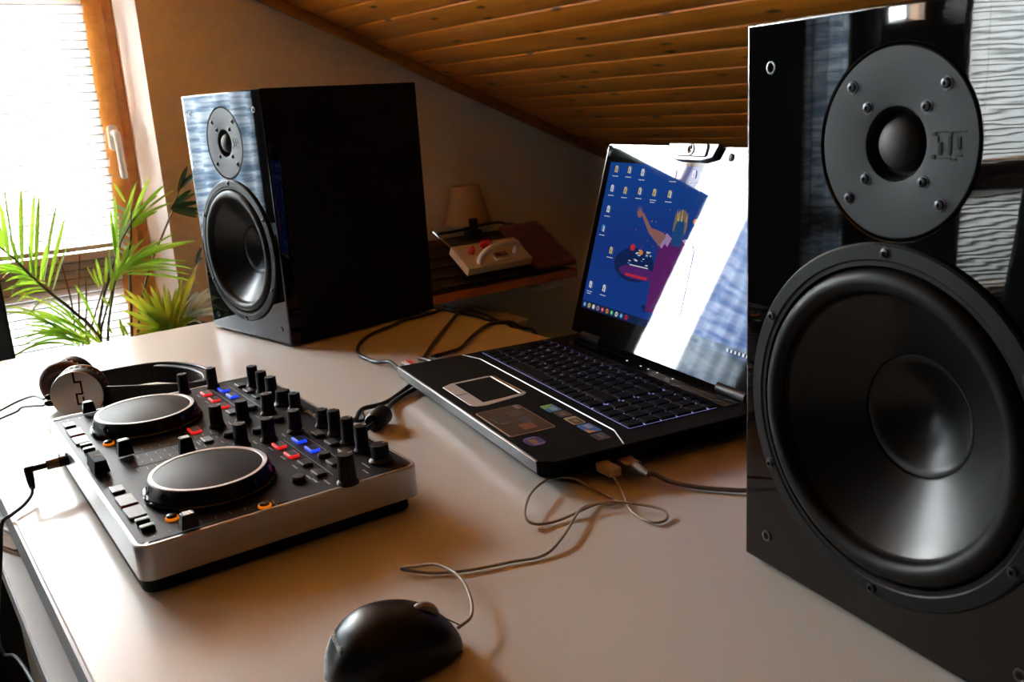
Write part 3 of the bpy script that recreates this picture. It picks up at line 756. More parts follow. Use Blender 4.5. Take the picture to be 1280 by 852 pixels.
# ------------------------------------------------------------------ headphones lying on the desk
t = thing('headphones', 'black headphones with a silver ear disc lying behind the controller', 'headphones', (.172, 1.126, 0))
RC = .0285
def cup(y, face, lx=0, rz=0):
    """ear cup standing on its rim; face=-1 towards the camera side"""
    M4 = Matrix.Translation((lx, y, RC)) @ Matrix.Rotation(R(rz), 4, 'Z') @ Matrix.Rotation(R(90) * -face, 4, 'X') if False else Matrix.Translation((lx, y, RC)) @ Matrix.Rotation(R(rz), 4, 'Z') @ Matrix.Rotation(R(90 if face < 0 else -90), 4, 'X')
    bm = bmesh.new(); lathe(bm, [(0, -.014), (RC - .0035, -.014), (RC - .001, -.011), (RC, 0), (RC, .0065), (RC - .0008, .008)], 72, M4); c = obj('ear_cup', bm, M['dark'], t, smooth=True, autos=35)
    bm = bmesh.new(); lathe(bm, [(RC - .0002, .006), (RC - .0006, .0086), (RC - .0020, .0090), (0, .0090)], 72, M4); d = obj('ear_disc', bm, M['hpsilver'], c, smooth=True, autos=30); d['label'] = 'silver disc of the ear cup'
    bm = bmesh.new()
    for x0, x1, z0, z1 in ((-.0011, .0011, .016, .0275), (-.0011, .0075, .0145, .0168), (.0055, .0075, .0010, .0168), (-.0011, .0075, .0005, .0026), (-.0011, .0011, -.0095, .0026), (.0055, .0075, -.0095, -.002), (-.0011, .0075, -.0115, -.0092), (.0055, .0075, -.026, -.0092)):
        box(bm, x0, x1, z0, z1, .0088, .0093, 0, M4)
    obj('emblem', bm, M['rubber'], d)
    bm = bmesh.new(); q = []
    for a in range(0, 361, 20): q.append((.0205 + .0085 * math.cos(R(a)), -.0185 + .0085 * math.sin(R(a))))
    lathe(bm, q, 56, M4); obj('ear_cushion', bm, M['hpbrown'], c, smooth=True, autos=70)
    bm = bmesh.new()
    for k in range(26):
        a = 2 * PI * k / 26; box(bm, RC - .0045, RC - .0005, -.0009, .0009, -.0150, -.0105, 0, M4 @ Matrix.Rotation(a, 4, 'Z'))
    obj('ring_teeth', bm, M['silverp'], c)
    return c
cup(-.012, -1, .001, -24)
cup(.058, 1, .006, -30)
# band: a flat strap standing on edge in a U, open towards the cups
def strap(bm, path, z0, z1, th):
    Pp = spline(path, 8); rows = []
    for i, p in enumerate(Pp):
        tt = (Pp[min(i + 1, len(Pp) - 1)] - Pp[max(i - 1, 0)]).normalized(); nn = Vector((-tt.y, tt.x, 0))
        rows.append([bm.verts.new(p + nn * th * a + Vector((0, 0, zz + dz))) for a, zz, dz in ((.5, z0, 0), (.5, z1, 0), (-.5, z1, 0), (-.5, z0, 0)) for _ in (0,)])
    for a, b in zip(rows, rows[1:]):
        for k in range(4): bm.faces.new((a[k], a[(k + 1) % 4], b[(k + 1) % 4], b[k]))
    bm.faces.new(rows[0][::-1]); bm.faces.new(rows[-1])
band = [(.012, .052, 0), (.063, .052, 0), (.107, .039, 0), (.132, .002, 0), (.141, -.042, 0), (.133, -.082, 0), (.112, -.088, 0), (.078, -.064, 0), (.040, -.034, 0), (.024, -.018, 0)]
bm = bmesh.new(); strap(bm, band, .007, .033, .004); obj('headband', bm, M['dark'], t, bevel=.0012, smooth=True)
bm = bmesh.new(); strap(bm, [(.100, .038, 0), (.125, 0, 0), (.134, -.040, 0), (.128, -.074, 0), (.112, -.080, 0)], .009, .031, .009); obj('band_pad', bm, M['rubber'], t, bevel=.004, seg=3)
for x, y, z in ((-.024, .006, .026), (-.027, -.006, .022)):
    bm = bmesh.new(); lathe(bm, [(.0035, -.006), (.0035, .004), (.0018, .008), (0, .008)], 12, Matrix.Translation((x, y, z)) @ Matrix.Rotation(R(-80), 4, 'Y')); obj('cord_boot', bm, M['rubber'], t, smooth=True)
cable('ear_cup_lead', [(.139, 1.132, .0255), (.1347, 1.185, .018), (.1195, 1.2126, .008), (.1001, 1.208, .003), (.064, 1.17, .003), (.048, 1.15, -.012), (.03, 1.13, -.05), (.02, 1.10, -.3)], .0013, M['cable'], 'thin black lead from the ear cup, farther of the two', group=None)
cable('ear_cup_lead', [(.136, 1.120, .0215), (.1204, 1.1677, .012), (.1139, 1.1763, .006), (.0959, 1.172, .003), (.064, 1.14, .003), (.048, 1.125, -.012), (.035, 1.10, -.05), (.025, 1.07, -.3)], .0013, M['cable'], 'thin black lead from the ear cup, nearer to the controller')

# ------------------------------------------------------------------ laptop
PW, PD, PT = .3697, .2495, .025
t = thing('laptop', 'open black laptop with a glossy mirroring screen and glowing keyboard', 'laptop', (.4923, .94, 0), R(-99.88))
bm = bmesh.new()
lo = [(.012, .014), (PW - .016, .014), (PW - .012, PD), (.012, PD)]; mid = [(0, 0), (PW - .010, 0), (PW, .010), (PW, PD), (0, PD)]
# palm-rest slab with a chamfered right front corner, and a tapered belly
top = [(0, .001), (PW - .012, .001), (PW - .001, .012), (PW - .001, PD), (0, PD)]
prism(bm, top, .012, PT)
bl = [bm.verts.new((x, y, .012)) for x, y in mid]; bb = [bm.verts.new((min(max(x, .014), PW - .014), min(max(y, .014), PD - .004), .004)) for x, y in mid]
for i in range(5): bm.faces.new((bl[i], bl[(i + 1) % 5], bb[(i + 1) % 5], bb[i]))
bm.faces.new(bb[::-1]); bm.faces.new(bl)
obj('chassis', bm, M['palm'], t, bevel=.0012)
bm = bmesh.new(); box(bm, .0, PW - .013, -.0012, .001, .0238, PT + .0002); obj('front_trim', bm, M['silver'], t, bevel=.0005)
bm = bmesh.new(); box(bm, .001, PW - .013, -.0006, .001, .0135, .0232); obj('front_lip', bm, mat('dark_metal_lip', (.035, .035, .037), .45, metal=.3), t, bevel=.0005)
for x in (.02, PW - .03):
    for y in (.025, PD - .025):
        bm = bmesh.new(); lathe(bm, [(0, 0), (.008, 0), (.008, .005), (0, .005)], 14, Matrix.Translation((x, y, 0))); obj('foot', bm, M['rubber'], t)
def Lp(x, y, z=0): return Matrix.Translation((x / 1000, y / 1000, PT + z))
# silver line drawn as the highlight on the step before the keyboard deck
bm = bmesh.new()
for a_, b_ in (((.003, .082), (.034, .0925)), ((.034, .0925), (.333, .0925)), ((.333, .0925), (.3655, .0815))): tube(bm, [(*a_, PT + .0003), (*b_, PT + .0003)], .0007, 6, smoothp=False)
obj('step_highlight', bm, M['silver'], t, smooth=True)
# touchpad
bm = bmesh.new(); pts = [(113, 12), (106, 24), (104, 66), (107, 76), (184, 78), (189, 72), (197, 26), (194, 16), (186, 12)]
prism(bm, [(x / 1000, y / 1000) for x, y in pts], PT - .0005, PT + .0006); tp = obj('touchpad', bm, M['silverp'], t, bevel=.0003)
bm = bmesh.new(); prism(bm, [(.1115, .027), (.110, .070), (.183, .070), (.1865, .027)], PT + .0003, PT + .0009); obj('pad', bm, M['palm'], tp)
bm = bmesh.new(); box(bm, .1095, .182, .0715, .0745, PT + .0004, PT + .0012); obj('pad_edge', bm, M['chrome'], tp)
bm = bmesh.new(); box(bm, .1495, .1505, .0125, .026, PT + .0004, PT + .0009); obj('button_gap', bm, M['slot'], tp)
# stickers
def sticker(pts, m, extra=()):
    bm = bmesh.new(); prism(bm, [(x / 1000, y / 1000) for x, y in pts], PT, PT + .0004); s = obj('sticker', bm, m, t)
    for i_, (p, mm) in enumerate(extra):
        bm = bmesh.new(); prism(bm, [(x / 1000, y / 1000) for x, y in p], PT + .0003, PT + .00055 + (.00012 if i_ else 0)); obj('sticker_print', bm, mm, s)
    return s
col = lambda n, c: mat('sticker_' + n, c, .4)
def rr(x0, x1, y0, y1, r=2): return rrect(x0, x1, y0, y1, r, 3)
sticker(rr(213, 293, 6, 54, 3), col('outline', (.32, .2, .12)), [(rr(214.2, 291.8, 7.2, 52.8, 2.5), col('brown', (.035, .024, .016))), (rr(228, 244, 32, 46, 3), col('olive', (.07, .07, .05))), (rr(250, 266, 34, 44, 1), col('navy', (.05, .06, .11))), (rr(268, 284, 26, 40, 1), col('rust', (.22, .09, .05))), (rr(232, 258, 12, 26, 4), col('teal', (.03, .045, .05))), (rr(214.5, 226, 46, 51, 1), col('pale', (.3, .26, .24)))])
sticker(rr(232, 254, 68, 82), col('sky', (.04, .2, .42)), [([(233, 68.5), (245, 68.5), (235, 81), (233, 81)], col('green', (.2, .42, .05))), (rr(241, 252, 73, 79, 1), col('paleblue', (.3, .4, .55)))])
sticker(rr(256, 274, 70, 83), col('darkbrown', (.05, .035, .03)), [(rr(260, 270, 74, 79, 1), col('taupe', (.16, .12, .10)))])
sticker(rr(277, 299, 70, 83), col('ivory', (.42, .36, .25)), [(rr(283, 297.5, 71.5, 81.5, 1), col('ink', (.03, .025, .015))), (rr(286, 294, 74, 79, 1), col('gold', (.25, .18, .06)))])
sticker(rr(302, 326, 70, 84), col('blue', (.05, .15, .42)), [([(316, 70.5), (325.5, 70.5), (325.5, 78)], col('orange', (.7, .25, .03))), (rr(305, 316, 75, 81, 1), col('paleblue', (.3, .4, .55)))])
sticker(rr(329, 347, 68, 81), col('darkgrey', (.02, .02, .02)), [(rr(333, 343, 73, 76, 1), col('taupe', (.16, .12, .10))), (rr(331, 334, 76, 79, 1), col('tealgreen', (.02, .15, .09)))])
sticker(rrect(303, 326, 11, 28, 7, 4), col('violet', (.04, .03, .16)), [(rr(310, 320, 15, 22, 2), col('bronze', (.25, .15, .05))), (rr(305, 307, 14, 25, .8), col('lilac', (.22, .24, .5))), (rr(322, 324, 14, 25, .8), col('lilac2', (.22, .24, .5)))])
# keyboard
bm = bmesh.new(); prism(bm, rr_ := [(x / 1000, y / 1000) for x, y in rr(9, 336.5, 106, 206, 1)], PT - .0005, PT + .0002); kb = obj('keyboard', bm, M['keyplate'], t)
rowsk = [(202, 8.5, [13.5] * 23, ''), (187, 15.5, [17.2] * 13 + [32] + [3] + [17.2] * 4, '^1234567890\u00df\u00b4'), (169, 16, [25] + [17.2] * 12 + [24.4] + [3] + [17.2] * 4, ' QWERTZU IOP\u00dc+'),
         (151, 16, [29] + [17.2] * 12 + [20.4] + [3] + [17.2] * 4, ' ASDFGHJKL\u00d6\u00c4#'), (133, 16, [21] + [17.2] * 11 + [45.6] + [3] + [17.2] * 4, ' <YXCVBNM,.-'), (114.5, 16, [21, 17.2, 17.2, 17.2, 90, 17.2, 17.2, 17.2, 17.2, 17.2, 17.2] + [3] + [17.2] * 4, '')]
legs = {1: '^1234567890', 2: ' QWERTZUIOP', 3: ' ASDFGHJKL', 4: ' <YXCVBNM'}
bmk = bmesh.new(); bml = bmesh.new()
for ri, (y, d, ws, _) in enumerate(rowsk):
    tot = sum(ws); sx = 328 / tot; x = 9.0
    for ki, w in enumerate(ws):
        w *= sx
        if w > 4:
            h0 = .0026
            a = [(x + .7, y - d / 2), (x + w - .7, y - d / 2), (x + w - .7, y + d / 2), (x + .7, y + d / 2)]
            lo = [bmk.verts.new((p / 1000, q / 1000, PT + .0001)) for p, q in a]
            cxk, cyk = x + w / 2, y + .4
            hi = [bmk.verts.new(((p + (cxk - p) * min(1, 2.6 / w)) / 1000 if abs(p - cxk) > 1 else p / 1000, (q + (cyk - q) * .07) / 1000, PT + h0)) for p, q in a]
            bmk.faces.new(hi)
            for i in range(4): bmk.faces.new((lo[i], lo[(i + 1) % 4], hi[(i + 1) % 4], hi[i]))
            if ri in legs and ki < len(legs[ri]) and legs[ri][ki] != ' ':
                text_bm(bml, legs[ri][ki], .0058, Lp(x + w * .38, y + 2.0, h0 + .0001), extrude=.00005)
        x += w
obj('keys', bmk, M['key'], kb, bevel=.0004)
obj('key_legend', bml, M['keyleg'], kb)
# strip above the keyboard with fine ridges, touch buttons
bm = bmesh.new()
for k in range(7): box(bm, .03, PW - .03, .2135 + k * .0028, .2150 + k * .0028, PT - .0005, PT + .0008)
sg = obj('ridged_strip', bm, M['gloss'], t)
bm = bmesh.new()
for x in (150, 178, 193, 210, 238): lathe(bm, [(.0012, 0), (.0012, .0004), (0, .0004)], 10, Lp(x, 225, .0008))
b = obj('touch_buttons', bm, mat('white_led', (.8, .8, .9), .4, emit=(.8, .8, 1), emit_s=.8), t)
for x0, x1 in ((.028, .072), (.298, .342)):
    bm = bmesh.new(); lathe(bm, [(0, 0), (.0068, 0), (.0068, x1 - x0), (0, x1 - x0)], 20, Matrix.Translation((x0, PD - .0095, PT + .0035)) @ Matrix.Rotation(R(90), 4, 'Y'))
    obj('hinge', bm, M['dark'], t, smooth=True, autos=35)
# lid
LT = R(16.187); LH = .2407
lid = bpy.data.objects.new('lid', None); COL.objects.link(lid); lid.parent = t
lid.location = (0, PD - .012, PT + .005); lid.rotation_euler = (-LT, 0, 0)      # local: x across, z up the lid, -y towards the user
bm = bmesh.new(); prism(bm, rrect(0, PW, 0, LH, .006, 4), 0, .0105, 0, Matrix(((1, 0, 0, 0), (0, 0, 1, .0006), (0, 1, 0, 0), (0, 0, 0, 1)))); obj('lid_shell', bm, M['dark'], lid, bevel=.0015)
bm = bmesh.new()
SX0, SX1, SZ0, SZ1 = .0125, .3545, .0335, .2185
for a in ((.001, PW - .001, SZ1, LH - .001), (.001, PW - .001, .001, SZ0), (.001, SX0, SZ0, SZ1), (SX1, PW - .001, SZ0, SZ1)):
    v = [bm.verts.new((x, 0, z)) for x, z in ((a[0], a[2]), (a[1], a[2]), (a[1], a[3]), (a[0], a[3]))]; bm.faces.new(v)
    bmesh.ops.translate(bm, verts=v, vec=(0, 0, 0))
o = obj('bezel', bm, M['gloss'], lid); md = o.modifiers.new('s', 'SOLIDIFY'); md.thickness = .0012; md.offset = 0
bm = bmesh.new(); box(bm, .002, PW - .002, -.0009, .0006, LH - .0016, LH - .0002); box(bm, .0003, .0015, -.0009, .003, .03, LH - .004); obj('lid_edge_trim', bm, M['silver'], lid)
# picture on the screen: one flat mesh, layers a hair apart
scr_m = []
def em(n, c, s=1.0):
    m, nt, b, out = nodes('screen_' + n)
    b.inputs['Base Color'].default_value = (.0, .0, .0, 1); b.inputs['Roughness'].default_value = .03; b.inputs['Specular IOR Level'].default_value = .5
    b.inputs['Emission Color'].default_value = (*c, 1); b.inputs['Emission Strength'].default_value = s
    if n == 'blue':
        tc = nt.nodes.new('ShaderNodeTexCoord'); sp_ = nt.nodes.new('ShaderNodeSeparateXYZ'); nt.links.new(tc.outputs['Object'], sp_.inputs[0])
        mr = nt.nodes.new('ShaderNodeMapRange'); mr.inputs[1].default_value = .03; mr.inputs[2].default_value = .22; nt.links.new(sp_.outputs['Z'], mr.inputs[0])
        rp = nt.nodes.new('ShaderNodeValToRGB'); rp.color_ramp.elements[0].color = (.006, .035, .20, 1); rp.color_ramp.elements[1].color = (.006, .045, .22, 1)
        e = rp.color_ramp.elements.new(.5); e.color = (.008, .03, .17, 1)
        nt.links.new(mr.outputs[0], rp.inputs[0]); nt.links.new(rp.outputs[0], b.inputs['Emission Color'])
    scr_m.append(m); return len(scr_m) - 1
I_bg = em('blue', (.01, .05, .25)); I_skin = em('skin', (.20, .09, .09)); I_pur = em('purple', (.085, .012, .10)); I_lil = em('lilac', (.26, .17, .33)); I_hair = em('hair', (.15, .11, .07))
I_cap = em('cap', (.01, .05, .16)); I_navy = em('navy', (.006, .015, .07)); I_wht = em('white', (.5, .52, .55)); I_yel = em('yellow', (.45, .36, .16)); I_red = em('red', (.4, .02, .04)); I_grn = em('green', (.03, .3, .1)); I_org = em('orange', (.5, .18, .04)); I_mag = em('violet', (.07, .015, .11)); I_bar = em('bar', (.006, .015, .05)); I_sky = em('sky', (.05, .2, .5))
bm = bmesh.new()
def flat(pts, mi, lay):
    v = [bm.verts.new((x / 1000, -.0003 - lay * .00006, z / 1000)) for x, z in pts]; f = bm.faces.new(v); f.material_index = mi; return f
def rc(x0, x1, z0, z1, mi, lay): flat([(x0, z0), (x1, z0), (x1, z1), (x0, z1)], mi, lay)
def el(cx, cz, rx, rz, mi, lay, n=24): flat([(cx + rx * math.cos(2 * PI * i / n), cz + rz * math.sin(2 * PI * i / n)) for i in range(n)], mi, lay)
rc(12.5, 354.5, 33.5, 218.5, I_bg, 0); rc(12.5, 354.5, 33.5, 43, I_bar, 1)
for k in range(170):                      # glowing specks over the crowd
    x = rnd.gauss(165, 45); z = 128 + rnd.gauss(0, 16)
    if 95 < x < 350 and 90 < z < 175:
        s = rnd.uniform(.5, 1.5); rc(x, x + s, z, z + s * .8, rnd.choice((I_mag, I_mag, I_mag, I_org, I_red, I_pur)), 2 + k % 2)
el(108, 100, 42, 20, I_navy, 4); el(118, 92, 38, 8, I_mag, 5)
for k in range(26):
    x = 92 + rnd.random() * 48; z = 100 + rnd.random() * 18; rc(x, x + rnd.uniform(2, 6), z, z + rnd.uniform(.6, 2), rnd.choice((I_wht, I_wht, I_sky)), 6 + k % 3)
rc(95, 140, 86, 89, I_red, 6); rc(100, 138, 99, 100.2, I_wht, 9)
el(98, 112, 9, 12, I_navy, 7); el(99, 120, 5, 4, I_red, 8)
# figure seen from behind, arm raised
flat([(150, 134), (160, 142), (172, 138), (190, 138), (203, 140), (214, 128), (214, 60), (205, 52), (150, 52), (148, 90)], I_pur, 10)
flat([(150, 134), (160, 143), (171, 138), (166, 128), (160, 131), (156, 125), (152, 127)], I_lil, 11); flat([(190, 138), (204, 141), (213, 130), (206, 126), (200, 132)], I_lil, 11)
flat([(98, 160), (105, 158), (125, 140), (150, 127), (160, 139), (152, 143), (128, 146), (107, 162)], I_skin, 12)
for a, l in ((-10, 8), (15, 11), (38, 12), (62, 12), (95, 10)):
    c, s = math.cos(R(180 - a)), math.sin(R(180 - a)); flat([(101 - s * 1.2, 160 + c * 1.2), (101 + c * l, 160 + s * l), (101 + s * 1.2, 161 - c * 1.2)], I_skin, 13)
el(100, 160, 5, 4.5, I_skin, 13)
el(181, 153, 12.5, 18, I_hair, 13); el(181, 147, 9, 14, I_cap, 14); flat([(173, 130), (189, 130), (192, 146), (170, 146)], I_cap, 15)
for k in range(16):
    x = 168 + rnd.random() * 26; flat([(x, 158), (x + 1.6, 158), (x + rnd.uniform(-3, 4), 168 + rnd.random() * 5)], rnd.choice((I_hair, I_hair, I_yel)), 14)
for q in ((118, 116), (210, 158), (206, 160)): el(q[0], q[1], 4, 3, I_org, 9)
flat([(140, 58), (162, 60), (160, 52), (146, 50)], I_navy, 9)
# desktop icons with their caption lines
icons = [(30, 210, I_yel), (59, 210, I_yel), (88, 208, I_wht), (150, 209, I_yel), (186, 210, I_lil), (29, 186, I_wht), (59, 185, I_yel), (90, 186, I_yel), (120, 186, I_yel), (150, 186, I_yel), (30, 160, I_wht), (27, 136, I_sky), (55, 111, I_yel), (25, 64, I_wht), (57, 64, I_wht)]
for i, (x, z, c) in enumerate(icons):
    rc(x - 3.2, x - .4, z - 3.5, z + 4, c, 16); rc(x + .3, x + 3.0, z - 4, z + 3, I_wht if i % 2 else c, 16); rc(x - 2, x + 2, z + 2.2, z + 4.6, c, 17); rc(x - 1, x + .2, z - 2, z + 1, I_bar, 18)
    for k in range(4): rc(x - 6 + k * 3.2, x - 3.6 + k * 3.2, z - 9, z - 8, I_wht, 16)
    if i in (8, 13): 
        for k in range(3): rc(x - 5 + k * 3.2, x - 2.6 + k * 3.2, z - 11.5, z - 10.6, I_wht, 16)
for i, c in enumerate((I_sky, I_yel, I_wht, I_lil, I_red, I_org, I_grn, I_wht, I_sky, I_red)):
    x = 21 + i * 10.6; el(x, 38.4, 3, 3, c, 19, 14); el(x, 38.4, 1.3, 1.3, I_bar if i % 2 else I_wht, 20, 10)
for i in range(6): rc(300 + i * 6, 303 + i * 6, 37, 40, I_wht, 19)
o = obj('screen', bm, scr_m, lid); o['label'] = 'lit display showing a blue desktop picture'
for p in o.data.polygons:
    pass
# webcam block, microphone slots, bumpers on the top bezel
YZ = Matrix(((1, 0, 0, 0), (0, 0, -1, 0), (0, 1, 0, 0), (0, 0, 0, 1)))
bm = bmesh.new(); prism(bm, [(.135, .2435), (.140, .2275), (.155, .2235), (.200, .2235), (.218, .2275), (.226, .2435)], .0003, .0065, 0, YZ); wc = obj('webcam', bm, mat('webcam_grey', (.09, .09, .1), .3, metal=.5), lid, bevel=.0015)
bm = bmesh.new(); prism(bm, rrect(.153, .208, .2285, .2425, .003, 4), .006, .0085, 0, YZ); obj('webcam_plate', bm, M['silver'], wc, bevel=.001)
bm = bmesh.new(); lathe(bm, [(.0062, 0), (.0060, .0012), (.0042, .0014), (.0025, .0006), (0, .0002)], 24, YZ @ Matrix.Translation((.181, .2357, .0085))); obj('lens', bm, M['gloss'], wc, smooth=True)
bm = bmesh.new(); prism(bm, [(.010, .2385), (.074, .2385), (.074, .2335), (.070, .2325), (.012, .2365)], .0004, .0012, 0, YZ); obj('microphone_slot', bm, mat('slot_grey', (.04, .04, .045), .3), lid); bm = bmesh.new(); prism(bm, [(.262, .2385), (.346, .2385), (.346, .2325), (.262, .2345)], .0004, .0012, 0, YZ); obj('microphone_slot', bm, mat('slot_grey', (.04, .04, .045), .3), lid)
for x, z in ((.008, .229), (.2415, .230), (.361, .229)):
    bm = bmesh.new(); lathe(bm, [(.0042, 0), (.0042, .001), (.003, .0018), (0, .0018)], 16, YZ @ Matrix.Translation((x, z, .0004))); obj('bumper', bm, M['dark'], lid, smooth=True)

# things plugged into the laptop
LM = Matrix.Translation((.4923, .94, 0)) @ Matrix.Rotation(R(-99.88), 4, 'Z')
def lw(x, y, z): return LM @ Vector((x / 1000, y / 1000, z))
# mouse plug, cable and mouse are one device
tm = thing('mouse', 'black computer mouse with thin beige cable, in front of the controller', 'mouse', (.2125, .4455, 0))
MO = Vector(tm.location)
def ellipse_mouse():
    bm = bmesh.new(); A = R(-20); nL, nS = 40, 28; L, Wd, Hh = .0425, .027, .0345
    rows = []
    for i in range(nL + 1):
        q = -1 + 2 * i / nL
        w = Wd * (max(0, 1 - abs(q) ** 2.7)) ** .5 * (1 - .06 * q)
        h = Hh * (max(0, 1 - abs(q) ** 2.4)) ** .62 * (1.0 - .16 * q - .10 * q * q)
        row = []
        for k in range(nS + 1):
            a = PI * k / nS; c, s = math.cos(a), math.sin(a)
            row.append(bm.verts.new((q * L, -w * (abs(c) ** .8) * (1 if c > 0 else -1), .003 + h * (s ** .75))))
        rows.append(row)
    for a, b in zip(rows, rows[1:]):
        for k in range(nS): bm.faces.new((a[k], a[k + 1], b[k + 1], b[k]))
        bm.faces.new((a[0], b[0], b[-1], a[-1]))
    bmesh.ops.remove_doubles(bm, verts=bm.verts, dist=1e-5)
    return bm
MR = R(-12)
sh = obj('shell', ellipse_mouse(), [M['mouse']], tm, smooth=True, autos=60, rot=(0, 0, MR))
bm = bmesh.new(); lathe(bm, [(.0006, -.003), (.0095, -.0028), (.0105, -.001), (.0105, .001), (.0095, .0028), (.0006, .003)], 40, Matrix.Rotation(MR, 4, 'Z') @ Matrix.Translation((.0195, 0, .0240)) @ Matrix.Rotation(R(90), 4, 'X')); obj('scroll_wheel', bm, mat('wheel_grey', (.2, .19, .18), .35), tm, smooth=True, autos=40)
bm = bmesh.new(); tube(bm, [(.0425, 0, .0125), (.031, 0, .0215), (.012, 0, .0318), (-.004, 0, .0352)], .0004, 6, 6); bmesh.ops.transform(bm, matrix=Matrix.Rotation(MR, 4, 'Z'), verts=bm.verts); obj('button_seam', bm, M['slot'], tm)
bm = bmesh.new(); tube(bm, [(.038, -.0145, .004), (.02, -.0240, .009), (-.01, -.0270, .013), (-.032, -.019, .010)], .0006, 6, 6); bmesh.ops.transform(bm, matrix=Matrix.Rotation(MR, 4, 'Z'), verts=bm.verts); obj('side_seam', bm, M['slot'], tm)
bm = bmesh.new(); text_bm(bm, 'Microsoft', .0052, Matrix.Identity(4), extrude=.0006)
bmesh.ops.transform(bm, matrix=Matrix.Rotation(MR, 4, 'Z') @ Matrix.Translation((-.033, -.0005, .0246)) @ Matrix.Rotation(R(-52), 4, 'Y') @ Matrix.Rotation(R(-90), 4, 'Z'), verts=bm.verts); obj('lettering', bm, mat('mouse_print', (.75, .75, .75), .4), tm)
bm = bmesh.new(); lathe(bm, [(0, 0), (.030, 0), (.031, .003), (0, .003)], 40); bmesh.ops.scale(bm, vec=(1.28, .8, 1), verts=bm.verts); bmesh.ops.rotate(bm, cent=(0, 0, 0), matrix=Matrix.Rotation(MR, 3, 'Z'), verts=bm.verts); obj('underside', bm, M['darkmatte'], tm)
mc = [tuple(lw(381, 57, .012)), tuple(lw(388, 55, .011)), (0.4711, 0.5264, 0.004), (0.4544, 0.4971, 0.002), (0.4529, 0.4732, 0.002), (0.4648, 0.4696, 0.002), (0.4716, 0.4808, 0.004), (0.4604, 0.5035, 0.005), (0.4419, 0.521, 0.0055), (0.4038, 0.525, 0.002), (0.3823, 0.5299, 0.004), (0.3836, 0.544, 0.007), (0.408, 0.568, 0.009), (0.4371, 0.5825, 0.008), (0.4572, 0.5748, 0.006), (0.4601, 0.5468, 0.003), (0.4593, 0.5212, 0.002), (0.4514, 0.5182, 0.002), (0.4436, 0.5278, 0.002), (0.4226, 0.523, 0.005), (0.3856, 0.4976, 0.005), (0.3591, 0.488, 0.002), (0.3362, 0.496, 0.002), (0.3082, 0.5058, 0.002), (0.2845, 0.5213, 0.002), (0.2693, 0.5382, 0.004), (0.2759, 0.5291, 0.007), (0.2861, 0.5153, 0.010), (0.2867, 0.4882, 0.012), (0.2785, 0.462, 0.011), (0.2670, 0.4440, 0.010), (.2535, .4380, .010)]
mc = [(x - MO.x, y - MO.y, z) for x, y, z in mc]
cable('cable', mc, .00115, M['beigecable'], '', parent=tm, n=7)
bm = bmesh.new(); prism(bm, rrect(-.012, .012, -.0065, .0065, .0035, 4), -.0038, .0038); o = obj('usb_plug', bm, mat('tan_plug', (.46, .33, .20), .4), tm, bevel=.0014)
o.matrix_parent_inverse = Matrix.Identity(4); p = lw(379, 57, .012); o.location = (p.x - MO.x, p.y - MO.y, p.z); o.rotation_euler = (0, 0, R(-99.88 + 4))
# second usb lead with a metal plug and braided cable running behind the near speaker
tg = thing('usb_lead', 'grey braided lead plugged into the laptop side beside the beige plug', 'cable', tuple(lw(372, 78, .012)))
go = Vector(tg.location); rz = R(-99.88)
bm = bmesh.new(); box(bm, -.002, .017, -.0075, .0075, -.0036, .0036); o = obj('usb_plug', bm, mat('brown_grey_plug', (.22, .17, .13), .4, metal=.3), tg, bevel=.0015, rot=(0, 0, rz))
bm = bmesh.new(); lathe(bm, [(.0050, 0), (.0042, .006), (.0036, .012), (.0022, .020), (0, .020)], 14, Matrix.Translation((.0165, 0, 0)) @ Matrix.Rotation(R(90), 4, 'Y')); obj('strain_relief', bm, M['braid'], tg, smooth=True, rot=(0, 0, rz))
gp = [tuple(lw(404, 79, .012)), (0.5079, 0.5252, 0.009), (0.513, 0.5143, 0.005), (0.5236, 0.4938, 0.003), (0.5363, 0.4749, 0.003), (0.5484, 0.461, 0.003), (0.5666, 0.4547, 0.003), (.62, .455, .003), (.70, .48, .003), (.75, .49, .003)]
cable('cable', [(x - go.x, y - go.y, z - go.z) for x, y, z in gp], .0020, M['braid'], '', parent=tg)
# red and white connector on the laptop's left side
p = lw(-12, 22, .0155)
tr = thing('usb_stick', 'small red and white stick plugged into the laptop front left side', 'usb stick', (p.x, p.y, p.z), rz)
bm = bmesh.new(); box(bm, -.024, .012, -.0065, .0065, -.004, .004); obj('stick_body', bm, M['dark'], tr, bevel=.001)
bm = bmesh.new(); box(bm, -.0235, -.004, -.0060, -.0005, .0035, .0046); obj('white_label', bm, M['white'], tr)
bm = bmesh.new(); box(bm, -.0235, -.004, .0003, .0060, .0035, .0046); obj('red_label', bm, mat('red_label', (.75, .05, .03), .4), tr)

